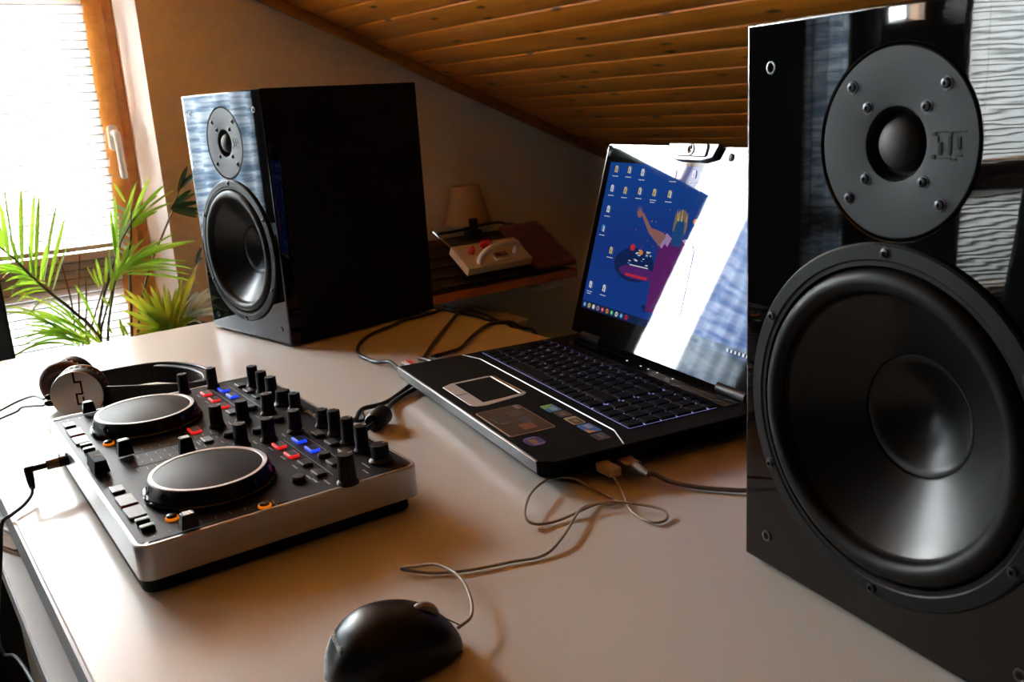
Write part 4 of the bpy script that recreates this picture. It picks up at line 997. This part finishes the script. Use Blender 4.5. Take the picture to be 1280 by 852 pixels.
# black cables on the desk
cable('audio_cable', [(.762, 1.268, .003), (.735, 1.247, .003), (.70, 1.238, .003), (.665, 1.2346, .003), (.6338, 1.2162, .003), (.5815, 1.1887, .003), (.5398, 1.1422, .003), (.5196, 1.0973, .003), (.5177, 1.0478, .004), (.5235, 1.0195, .008), tuple(lw(-16, 8, .014)), tuple(lw(-1, 8, .0145))], .0025, M['cable'], 'black cable curving from the far speaker to the laptop front corner')
cable('power_cable', [(.744, 1.30, .003), (.748, 1.262, .003), (.7490, 1.237, .003), (.7515, 1.1965, .003), (.7596, 1.1586, .001), (.775, 1.13, -.03), (.785, 1.12, -.2), (.785, 1.12, -.6)], .0025, M['cable'], 'short black cable passing over the back edge of the desk')
cable('power_cable', [tuple(lw(-2, 66, .014)), (.5580, 1.0001, .009), (0.5716, 1.0162, 0.004), (0.6312, 1.0837, 0.004), (0.6989, 1.1554, 0.004), (0.7467, 1.1958, 0.0095), (0.7719, 1.1997, 0.006), (0.7790, 1.1577, -.004), (.785, 1.09, -.04), (.79, 1.06, -.3), (.79, 1.06, -.6)], .0029, M['cable'], 'black cable arching up from the laptop side, the longer of two')
cable('power_cable', [tuple(lw(-2, 78, .014)), (.5708, .9946, .008), (0.6062, 1.0121, 0.004), (0.6313, 1.0197, 0.004), (0.6822, 1.0651, 0.004), (0.7272, 1.0985, 0.004), (0.7493, 1.095, 0.005), (.765, 1.07, .001), (.785, 1.04, -.05), (.795, 1.03, -.4)], .0029, M['cable'], 'black cable beside the keyboard corner, the shorter of two')
# usb lead with ferrite between controller and laptop
tf = thing('ferrite_cable', 'black cable with thick ferrite barrel between controller and laptop', 'cable', (.405, .827, 0))
fo = Vector(tf.location)
bm = bmesh.new(); d = Vector((.4163 - .3932, .8359 - .8172, 0)).normalized()
M4 = Matrix.Translation((0, 0, .0105)) @ d.to_track_quat('Z', 'Y').to_matrix().to_4x4()
lathe(bm, [(0, -.0155), (.0085, -.0150), (.0105, -.012), (.0105, .012), (.0085, .0150), (0, .0155)], 28, M4); obj('ferrite', bm, M['rubber'], tf, smooth=True, autos=35)
cable('cable', [(x - fo.x, y - fo.y, z) for x, y, z in [(.510, .918, .006), (0.4917, 0.9031, 0.005), (0.4724, 0.8934, 0.005), (0.4529, 0.8807, 0.005), (0.4374, 0.8652, 0.006), (0.4231, 0.8437, 0.0095), (.405, .827, .0105), (.388, .812, .010), (.365, .795, .012), (.346, .780, .018)]], .0027, M['cable'], '', parent=tf)
cable('usb_cable', [(.512, .930, .006), (0.4941, 0.9184, 0.005), (0.4736, 0.9049, 0.004), (0.4491, 0.8887, 0.004), (0.4338, 0.8846, 0.004), (0.4176, 0.8858, 0.004), (0.4055, 0.8754, 0.004), (0.3909, 0.8538, 0.006), (.37, .835, .012), (.347, .825, .018)], .0027, M['cable'], 'thinner black cable running beside the ferrite to the laptop')
cable('audio_lead', [(0.4138, 0.8832, 0.003), (0.4118, 0.8802, 0.003), (0.4043, 0.8617, 0.003), (0.3976, 0.8505, 0.004), (0.3885, 0.8491, 0.006), (.365, .848, .013), (.347, .846, .018)], .0018, M['cable'], 'thin black lead hooking into the back of the controller')

# ------------------------------------------------------------------ shelf in the corner
SHZ = -.205
t = thing('wall_shelf', 'orange edged wooden shelf in the dark corner by the wall', 'shelf', (1.42, 2.40, SHZ))
obj('board', B(-.42, .415, -.165, .19, -.02, 0), M['darkwood'], t)
obj('front_edge', B(-.42, .415, -.172, -.165, -.024, .002), M['orangewood'], t, bevel=.001)
obj('bracket', B(.27, .36, -.166, .19, -.048, -.02), M['whitepaint'], t, bevel=.002)
obj('bracket', B(-.33, -.27, -.12, .19, -.05, -.02), M['whitepaint'], t, bevel=.002)
# sloping ribbed rack that lies on the shelf
SA = math.atan(.11 / .18)
t = thing('sloping_rack', 'dark brown ribbed sloping rack on the corner shelf', 'rack', (1.42, 2.235, SHZ))
bm = bmesh.new(); prism(bm, [(0, 0), (.215, 0), (.215, .125), (.195, .125), (0, .008)], -.40, .30, 0, Matrix(((0, 0, 1, 0), (1, 0, 0, 0), (0, 1, 0, 0), (0, 0, 0, 1)))); obj('rack_body', bm, M['darkwood'], t, bevel=.002)
bm = bmesh.new()
for k in range(5):
    q = .012 + k * .038; box(bm, -.40, .30, -.004, .004, .0, .006, 0, Matrix.Translation((0, q, .008 + q * .6)) @ Matrix.Rotation(math.atan(.6), 4, 'X'))
obj('ribs', bm, mat('rib_brown', (.05, .03, .02), .5), t, bevel=.001)
t = thing('folded_cloth', 'dark red folded cloth at the right end of the shelf', 'cloth', (1.72, 2.235, SHZ))
bm = bmesh.new(); n = 14; g = [[bm.verts.new((-.045 + .155 * i / n + .002 * math.sin(j * 1.7), -.012 + .195 * j / n, .012 + .6 * (.195 * j / n) + .013 + .0012 * math.sin(i * 1.3 + j * .9) + .001 * math.cos(j * 2.1))) for i in range(n + 1)] for j in range(n + 1)]
for j in range(n):
    for i in range(n): bm.faces.new((g[j][i], g[j][i + 1], g[j + 1][i + 1], g[j + 1][i]))
o = obj('cloth_fold', bm, M['cranberry'], t, smooth=True, autos=80); md = o.modifiers.new('s', 'SOLIDIFY'); md.thickness = .012; md.offset = -1
# cream box with handle, lying on the rack
RX = Matrix.Translation((1.535, 2.288, -.116)) @ Matrix.Rotation(SA, 4, 'X')
t = thing('handset_box', 'cream plastic box with white carrying handle and red knobs on the shelf', 'box')
t.matrix_world = Matrix.Translation((1.535, 2.274, -.1370)) @ Matrix.Rotation(SA, 4, 'X')
hw, hd = .1165, .054
bm = bmesh.new(); box(bm, -hw, hw, -hd, hd, .002, .028); obj('box_body', bm, M['cream'], t, bevel=.003)
bm = bmesh.new(); tube(bm, [(-.066, -.034, .027), (-.064, -.034, .056), (-.044, -.031, .070), (.005, -.024, .075), (.055, -.018, .070), (.072, -.016, .056), (.074, -.016, .027)], .0095, 12, 8); obj('carry_handle', bm, M['white'], t, smooth=True)
for x, y, r, h in ((-.008, .033, .016, .016), (.002, .030, .012, .02), (-.068, .012, .009, .020), (.082, .028, .012, .010)):
    bm = bmesh.new(); lathe(bm, [(r, 0), (r * .95, h * .8), (r * .7, h), (0, h * 1.05)], 24, Matrix.Translation((x, y, .028))); obj('red_knob', bm, M['redpl'], t, smooth=True, autos=40)
bm = bmesh.new(); box(bm, -.012, .042, -.040, -.008, .028, .035); k = obj('button_block', bm, M['cream'], t, bevel=.002)
bm = bmesh.new()
for i in range(4): box(bm, -.008 + i * .0115, .0005 + i * .0115, -.030, -.014, .035, .039)
obj('red_buttons', bm, M['redpad'], k)
bm = bmesh.new(); tube(bm, [(-hw + .004, hd - .006, .022), (-hw - .012, hd + .045, .030), (-hw - .020, hd + .075, .034)], .0028, 8, 4); lathe(bm, [(.0055, -.006), (.0055, .006), (0, .007)], 12, Matrix.Translation((-hw - .021, hd + .078, .034))); obj('aerial', bm, M['chrome'], t, smooth=True)
# lamp with cloth shade
t = thing('table_lamp', 'small table lamp with beige cloth shade standing behind the cream box', 'lamp', (1.61, 2.515, SHZ))
bm = bmesh.new(); lathe(bm, [(.045, .272), (.077, .150), (.076, .150), (.044, .272)], 40, None); bmesh.ops.translate(bm, verts=bm.verts, vec=(.01, 0, 0)); obj('lamp_shade', bm, M['shade'], t, smooth=True, autos=40)
bm = bmesh.new(); lathe(bm, [(0, 0), (.045, 0), (.045, .012), (.012, .02), (.008, .15), (.008, .20), (0, .20)], 24); bmesh.ops.translate(bm, verts=bm.verts, vec=(.01, 0, 0)); obj('lamp_base', bm, M['dark'], t, smooth=True, autos=40)
# dark clamp arm crossing in front of the lamp
t = thing('clamp_arm', 'dark metal clamp arm with a block, crossing before the lamp shade', 'arm', (1.585, 2.43, -.09))
bm = bmesh.new(); tube(bm, [(-.13, -.005, .030), (-.06, 0, .030), (.02, 0, .036), (.10, .002, .036), (.14, .004, .020)], .0042, 8, 4); obj('rod', bm, M['dark'], t, smooth=True)
bm = bmesh.new(); box(bm, -.012, .010, -.014, .008, .012, .062); box(bm, -.03, .02, -.018, .014, .0115, .026); obj('block', bm, M['dark'], t, bevel=.003)
bm = bmesh.new(); lathe(bm, [(0, -.012), (.013, -.010), (.015, 0), (.013, .010), (0, .012)], 18, Matrix.Translation((.145, .004, .018))); obj('joint', bm, M['dark'], t, smooth=True)
# cream printer on a dark low cabinet
t = thing('low_cabinet', 'dark low cabinet in the corner under the shelf, below the printer', 'cabinet', (1.43, 2.36, FZ))
obj('cabinet_body', B(-.30, .28, -.23, .22, .04, .30), M['darkwood'], t, bevel=.003); obj('plinth', B(-.28, .26, -.21, .20, 0, .04), M['dark'], t)
for x in (-.15, .13): obj('door', B(x - .135, x + .135, -.245, -.23, .05, .29), M['darkwood'], t, bevel=.002)
t = thing('printer', 'cream topped printer on the low cabinet, seen behind the desk edge', 'printer', (1.39, 2.29, -.44))
obj('casing', B(-.23, .18, -.15, .155, 0, .095), M['dark'], t, bevel=.004)
bm = bmesh.new(); prism(bm, rrect(-.235, .185, -.155, .16, .02, 4), .095, .135); obj('lid', bm, M['creamd'], t, bevel=.006, seg=3)

# tall dark cabinet beyond the desk's left corner
t = thing('tower_cabinet', 'narrow black upright cabinet past the far left corner of the desk', 'cabinet', (.03, 1.78, FZ))
obj('cabinet_body', B(-.15, .15, -.08, .10, .02, .828), M['dark'], t, bevel=.004); obj('door', B(-.145, .145, -.088, -.08, .03, .822), M['dark'], t, bevel=.002)
for x in (-.12, .12): obj('foot', B(x - .02, x + .02, -.06, .08, 0, .02), M['rubber'], t)

# ------------------------------------------------------------------ desk chair (only its dark edge shows)
t = thing('office_chair', 'black upholstered chair at the lower left, pushed to the desk', 'chair', (-.285, .93, FZ))
bm = bmesh.new(); prism(bm, rrect(-.24, .285, -.24, .24, .07, 6), .36, .45); obj('seat', bm, mat('black_upholstery', (.006, .006, .007), .85), t, bevel=.03, seg=4)
bm = bmesh.new(); prism(bm, rrect(-.22, .22, .0, .5, .08, 6), 0, .06, 0, Matrix.Translation((-.27, 0, .50)) @ Matrix.Rotation(R(-8), 4, 'Y') @ Matrix(((0, 0, 1, 0), (1, 0, 0, 0), (0, 1, 0, 0), (0, 0, 0, 1)))); obj('backrest', bm, MATS['black_upholstery'], t, bevel=.02, seg=3)
bm = bmesh.new(); lathe(bm, [(0, .05), (.03, .05), (.03, .36), (0, .36)], 20); box(bm, -.26, -.23, -.03, .03, .34, .60); obj('column', bm, M['dark'], t, bevel=.003)
for k in range(5):
    a = 2 * PI * k / 5; bm = bmesh.new(); tube(bm, [(0, 0, .09), (.14 * math.cos(a), .14 * math.sin(a), .08), (.27 * math.cos(a), .27 * math.sin(a), .055)], .018, 8, 4); lg = obj('leg', bm, M['dark'], t, smooth=True)
    bm = bmesh.new(); lathe(bm, [(0, -.012), (.024, -.012), (.024, .012), (0, .012)], 18, Matrix.Translation((.27 * math.cos(a), .27 * math.sin(a), .0245)) @ Matrix.Rotation(a, 4, 'Z') @ Matrix.Rotation(R(90), 4, 'X')); obj('caster', bm, M['rubber'], lg, smooth=True, autos=40)

# ------------------------------------------------------------------ plants
def potted(name, label, loc, pr, ph):
    t = thing(name, label, 'plant', loc)
    bm = bmesh.new(); lathe(bm, [(0, 0), (pr * .72, 0), (pr, ph * .86), (pr * 1.08, ph * .87), (pr * 1.08, ph), (pr * .98, ph), (pr * .95, ph * .9)], 40); obj('pot', bm, M['pot'], t, smooth=True, autos=35)
    bm = bmesh.new(); lathe(bm, [(pr * .95, ph * .9), (pr * .5, ph * .93), (0, ph * .92)], 24); obj('soil', bm, M['soil'], t, smooth=True)
    return t
p0 = Vector((.38, 2.02, FZ))
t = potted('palm_plant', 'tall green palm with feathery fronds standing before the window blind', p0, .14, .26)
def pw(*pts): return [(x - p0.x, y - p0.y, z - p0.z) for x, y, z in pts]
# blades measured leaf by leaf: (base, tip)
BL = {
 'A': [((0.225,1.92,0.098),(0.223,1.875,0.203)),((0.235,1.92,0.093),(0.236,1.884,0.239)),((0.244,1.92,0.077),(0.268,1.918,0.227)),((0.255,1.92,0.064),(0.287,1.905,0.219)),((0.263,1.92,0.054),(0.289,1.876,0.212)),((0.275,1.92,0.046),(0.32,1.896,0.193)),((0.281,1.92,0.034),(0.329,1.899,0.164)),((0.287,1.92,0.024),(0.323,1.88,0.116)),((0.219,1.92,0.11),(0.218,1.914,0.169)),((0.214,1.92,0.119),(0.207,1.877,0.193)),((0.239,1.92,0.084),(0.231,1.893,0.144)),((0.26,1.92,0.057),(0.259,1.901,0.123)),((0.27,1.92,0.049),(0.291,1.896,0.119))],
 'A2': [((0.243,1.92,0.072),(0.203,1.905,0.089)),((0.252,1.92,0.058),(0.201,1.914,0.071)),((0.231,1.92,0.089),(0.197,1.927,0.104)),((0.262,1.92,0.048),(0.206,1.887,0.059)),((0.266,1.92,0.041),(0.204,1.909,0.04)),((0.271,1.92,0.033),(0.211,1.912,0.025)),((0.276,1.92,0.026),(0.217,1.888,0.017)),((0.246,1.92,0.07),(0.202,1.87,0.068))],
 'rachA': [[(0.352,1.92,-0.087),(0.317,1.92,-0.023),(0.279,1.92,0.025),(0.253,1.92,0.062),(0.235,1.92,0.091),(0.214,1.92,0.118),(0.195,1.92,0.138)]],
 'B': [((0.426,2.0,0.066),(0.425,1.968,0.164)),((0.427,2.0,0.061),(0.425,1.969,0.135)),((0.438,2.0,0.09),(0.463,2.004,0.156)),((0.441,2.0,0.094),(0.491,1.985,0.214)),((0.456,2.0,0.12),(0.482,1.978,0.205)),((0.463,2.0,0.119),(0.519,1.996,0.217)),((0.465,2.0,0.121),(0.535,1.952,0.201)),((0.468,2.0,0.123),(0.562,1.992,0.185)),((0.471,2.0,0.125),(0.551,1.972,0.161)),((0.468,2.0,0.121),(0.512,1.955,0.148)),((0.447,2.0,0.102),(0.498,1.99,0.176)),((0.477,2.0,0.138),(0.53,2.006,0.176)),((0.455,2.0,0.111),(0.489,1.962,0.132)),((0.432,2.0,0.081),(0.442,1.988,0.186)),((0.462,2.0,0.17),(0.438,1.968,0.214))],
 'B2': [((0.409,1.95,0.025),(0.503,1.945,0.094)),((0.417,1.95,0.031),(0.519,1.943,0.083)),((0.427,1.95,0.041),(0.558,1.913,0.081)),((0.427,1.95,0.038),(0.558,1.95,0.038)),((0.431,1.95,0.04),(0.566,1.939,0.02)),((0.422,1.95,0.037),(0.491,1.941,0.069)),((0.412,1.95,0.029),(0.478,1.949,0.084)),((0.414,1.95,0.026),(0.451,1.926,0.094)),((0.411,1.95,0.025),(0.435,1.946,0.072)),((0.432,1.95,0.044),(0.54,1.953,0.07)),((0.424,1.95,0.034),(0.508,1.906,0.037)),((0.4,1.95,0.008),(0.401,1.951,0.067)),((0.411,1.95,0.022),(0.41,1.924,0.069))],
 'W': [((0.48,2.05,0.139),(0.445,2.029,0.166)),((0.478,2.05,0.123),(0.439,2.009,0.153)),((0.476,2.05,0.107),(0.445,2.042,0.135)),((0.472,2.05,0.093),(0.439,2.018,0.122)),((0.469,2.05,0.079),(0.445,2.052,0.103)),((0.465,2.05,0.065),(0.436,2.017,0.091)),((0.462,2.05,0.053),(0.439,2.034,0.075))],
 'C': [((0.375,1.95,0.012),(0.355,1.924,0.063)),((0.382,1.95,0.018),(0.376,1.937,0.075)),((0.389,1.95,0.019),(0.39,1.912,0.077)),((0.395,1.95,0.002),(0.396,1.911,0.036)),((0.376,1.95,0.017),(0.37,1.945,0.054)),((0.386,1.95,-0.027),(0.377,1.945,-0.006)),((0.389,1.95,-0.032),(0.393,1.934,-0.0)),((0.406,1.95,-0.094),(0.404,1.955,-0.056)),((0.414,1.95,-0.095),(0.4,1.912,-0.061)),((0.385,1.95,-0.085),(0.378,1.951,-0.063)),((0.375,1.95,-0.095),(0.353,1.91,-0.07)),((0.411,1.95,0.02),(0.397,1.958,0.058))],
 'stalk': [[(0.357,1.96,-0.112),(0.378,1.96,-0.022),(0.396,1.96,0.021),(0.417,1.96,0.065),(0.434,1.96,0.098),(0.454,1.96,0.125),(0.468,1.96,0.142)],[(0.337,1.96,-0.103),(0.349,1.96,-0.017),(0.357,1.96,0.055)],[(0.329,1.96,-0.101),(0.335,1.96,-0.014),(0.352,1.96,0.08)],[(0.321,1.96,-0.099),(0.322,1.96,-0.007),(0.315,1.96,0.084)],[(0.34,1.96,-0.108),(0.359,1.96,-0.046),(0.392,1.96,0.022),(0.418,1.96,0.066)],[(0.374,1.96,-0.115),(0.4,1.96,-0.007),(0.414,1.96,0.025),(0.431,1.96,0.039)],[(0.362,1.96,-0.108),(0.381,1.96,-0.041),(0.397,1.96,-0.007),(0.404,1.96,0.029)],[(0.442,1.96,0.051),(0.453,1.96,0.105),(0.462,1.96,0.158)]],
 'D': [((0.33,1.8,-0.063),(0.199,1.762,0.056)),((0.323,1.8,-0.06),(0.206,1.763,0.024)),((0.318,1.8,-0.061),(0.201,1.802,-0.005)),((0.315,1.8,-0.061),(0.201,1.758,-0.018)),((0.311,1.8,-0.062),(0.197,1.768,-0.03)),((0.312,1.8,-0.064),(0.206,1.78,-0.047)),((0.307,1.8,-0.059),(0.236,1.801,0.009)),((0.315,1.8,-0.056),(0.256,1.808,0.034)),((0.303,1.8,-0.06),(0.221,1.792,-0.044)),((0.323,1.8,-0.058),(0.265,1.763,0.026)),((0.3,1.8,-0.058),(0.193,1.783,-0.013)),((0.326,1.8,-0.061),(0.284,1.792,-0.003)),((0.307,1.8,-0.061),(0.235,1.753,-0.016)),((0.296,1.8,-0.057),(0.212,1.791,0.005)),((0.288,1.8,-0.057),(0.191,1.772,0.022))],
 'Y': [((0.471,1.88,-0.081),(0.418,1.865,-0.016)),((0.469,1.88,-0.08),(0.411,1.87,-0.042)),((0.473,1.88,-0.081),(0.432,1.87,-0.035)),((0.464,1.88,-0.082),(0.425,1.861,-0.08)),((0.474,1.88,-0.08),(0.462,1.863,0.018)),((0.476,1.88,-0.08),(0.466,1.842,-0.005)),((0.48,1.88,-0.081),(0.485,1.86,-0.002)),((0.485,1.88,-0.082),(0.499,1.838,-0.008)),((0.482,1.88,-0.083),(0.519,1.859,-0.007)),((0.473,1.88,-0.081),(0.416,1.862,-0.026)),((0.471,1.88,-0.083),(0.413,1.876,-0.067)),((0.476,1.88,-0.08),(0.444,1.854,-0.001)),((0.48,1.88,-0.081),(0.453,1.831,-0.013)),((0.473,1.88,-0.082),(0.439,1.862,-0.019)),((0.487,1.88,-0.083),(0.487,1.842,-0.025)),((0.471,1.88,-0.081),(0.431,1.874,-0.006)),((0.464,1.88,-0.082),(0.402,1.853,-0.076)),((0.482,1.88,-0.082),(0.53,1.853,0.022)),((0.478,1.88,-0.081),(0.477,1.885,-0.038)),((0.487,1.88,-0.083),(0.53,1.854,-0.015)),((0.469,1.88,-0.082),(0.441,1.851,-0.04)),((0.487,1.88,-0.081),(0.512,1.851,0.025))],
 'S': [((0.51,1.86,-0.052),(0.558,1.839,-0.004)),((0.51,1.86,-0.052),(0.556,1.816,-0.013)),((0.511,1.86,-0.054),(0.565,1.843,-0.034)),((0.512,1.86,-0.055),(0.563,1.865,-0.061)),((0.511,1.86,-0.05),(0.536,1.844,-0.013)),((0.51,1.86,-0.052),(0.547,1.855,-0.037)),((0.512,1.86,-0.057),(0.542,1.867,-0.081)),((0.508,1.86,-0.054),(0.533,1.861,-0.04)),((0.514,1.86,-0.058),(0.566,1.855,-0.05)),((0.507,1.86,-0.056),(0.572,1.859,-0.016))],
 'K': [((0.623,2.25,0.121),(0.683,2.249,0.154)),((0.623,2.25,0.121),(0.676,2.215,0.135)),((0.623,2.25,0.119),(0.683,2.229,0.117)),((0.625,2.25,0.118),(0.672,2.221,0.099)),((0.621,2.25,0.124),(0.664,2.216,0.166)),((0.642,2.25,0.161),(0.668,2.234,0.22)),((0.649,2.25,0.169),(0.681,2.219,0.203)),((0.659,2.25,-0.017),(0.675,2.237,0.026)),((0.62,2.25,0.121),(0.657,2.235,0.147)),((0.623,2.25,0.12),(0.671,2.206,0.107)),((0.659,2.25,-0.012),(0.67,2.227,0.0))],
 'K2': [((0.506,1.9,-0.084),(0.537,1.873,-0.066)),((0.506,1.9,-0.086),(0.549,1.892,-0.091)),((0.502,1.9,-0.083),(0.542,1.855,-0.055)),((0.51,1.9,-0.087),(0.559,1.86,-0.083)),((0.513,1.9,-0.085),(0.527,1.881,-0.056))]}

def blade(bm, a, b, w, sag=.06, n=7, mi=0):
    a, b = Vector(a), Vector(b); d = b - a; L = d.length; s = d.cross(Vector((.556, .79, -.25))).normalized(); s = (Matrix.Rotation(rnd.uniform(-.7, .7), 3, d.normalized()) @ s); nn = d.normalized().cross(s); bow = Vector((0, 0, L * sag)); rows = []
    for i in range(n + 1):
        q = i / n; c = a + d * q + bow * math.sin(PI * q); ww = w * .5 * (math.sin(PI * (.12 + .80 * q)) ** .8) * (1.0 if i < n else .05)
        rows.append((bm.verts.new(c - s * ww + nn * ww * .3), bm.verts.new(c), bm.verts.new(c + s * ww + nn * ww * .3)))
    for p, r in zip(rows, rows[1:]):
        for k in (0, 1): bm.faces.new((p[k], p[k + 1], r[k + 1], r[k])).material_index = mi
def blades(key, parent, org, w, m, sag=.06, name='frond', stems=(), sr=.003, jit=0):
    bm = bmesh.new(); o3 = Vector(org)
    for a, b in BL[key]:
        for k in range(1 + jit):
            e = Vector([rnd.uniform(-.022, .022) for _ in range(3)]) if k else Vector()
            blade(bm, Vector(a) - o3 + e * .5, Vector(b) - o3 + e * 1.6, w * rnd.uniform(.8, 1.15), sag * rnd.uniform(.5, 1.4))
    for st in stems: 
        tube(bm, [Vector(v) - o3 for v in st], sr, 6, 8, 1, (1.3, .4))
    return obj(name, bm, [m, M['stem']], parent, smooth=True, autos=70)
A0 = (.38, 1.99, -.50)
RA = BL['rachA'][0]; ST = BL['stalk']
def root(st): return [A0, tuple(.5 * (A0[i] + st[0][i]) + (0, -.01, .02)[i] for i in range(3))] + list(st)
blades('A', t, p0, .0092, M['leafA'], .02, stems=[root(RA)], sr=.0034)
blades('A2', t, p0, .0055, M['leafA'], .10, jit=1)
blades('B', t, p0, .0075, M['leafA'], .05, stems=[root(ST[0])])
blades('B2', t, p0, .0055, M['leafA'], .07, jit=1, stems=[root(ST[5])])
blades('W', t, p0, .008, M['leafW'], .03, stems=[root(ST[7])])  # whitish leaf colour stands in for light on these leaflets
blades('C', t, p0, .0075, M['leafA'], -.02, stems=[root(ST[6])])
blades('D', t, p0, .0045, M['leafA'], .12, jit=1)
blades('K', t, p0, .013, M['leafC'], .05, stems=[[A0, (.50, 2.2, -.1), BL['K'][0][0], BL['K'][5][1]]])  # dark leaf colour stands in for shade on the rear frond
for st in ST[1:5]:
    bm = bmesh.new(); tube(bm, [Vector(v) - p0 for v in root(st)], .0026, 6, 8, 0, (1.2, .5)); obj('stalk', bm, M['leafdry'], t, smooth=True)
# bushy second plant at the corner of the window
q0 = Vector((.51, 1.86, FZ))
t = potted('bushy_plant', 'bushy yellow green plant with pale striped leaves beside the far loudspeaker', q0, .12, .24)
bm = bmesh.new(); tube(bm, [(0, 0, .22), (.005, 0, .42), (0, .005, .60)], .012, 8, 5, 0, (1, .7)); obj('trunk', bm, M['stem'], t, smooth=True)
blades('Y', t, q0, .0085, M['leafB'], .05, 'leaves', jit=2)
blades('S', t, q0, .0075, M['leafW'], .05, 'leaves', jit=1)
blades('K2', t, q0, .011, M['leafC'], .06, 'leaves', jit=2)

# ------------------------------------------------------------------ output look
vs = sc.view_settings
vs.view_transform = 'Standard'; vs.look = 'None'; vs.gamma = 1; vs.exposure = 0; vs.use_curve_mapping = False
sc.cycles.use_denoising = True; sc.cycles.max_bounces = 10; sc.cycles.diffuse_bounces = 5; sc.cycles.glossy_bounces = 5; sc.cycles.transparent_max_bounces = 10
sc.cycles.transmission_bounces = 4; sc.cycles.sample_clamp_indirect = 80; sc.cycles.caustics_reflective = False; sc.cycles.caustics_refractive = False
sc.cycles.use_adaptive_sampling = False
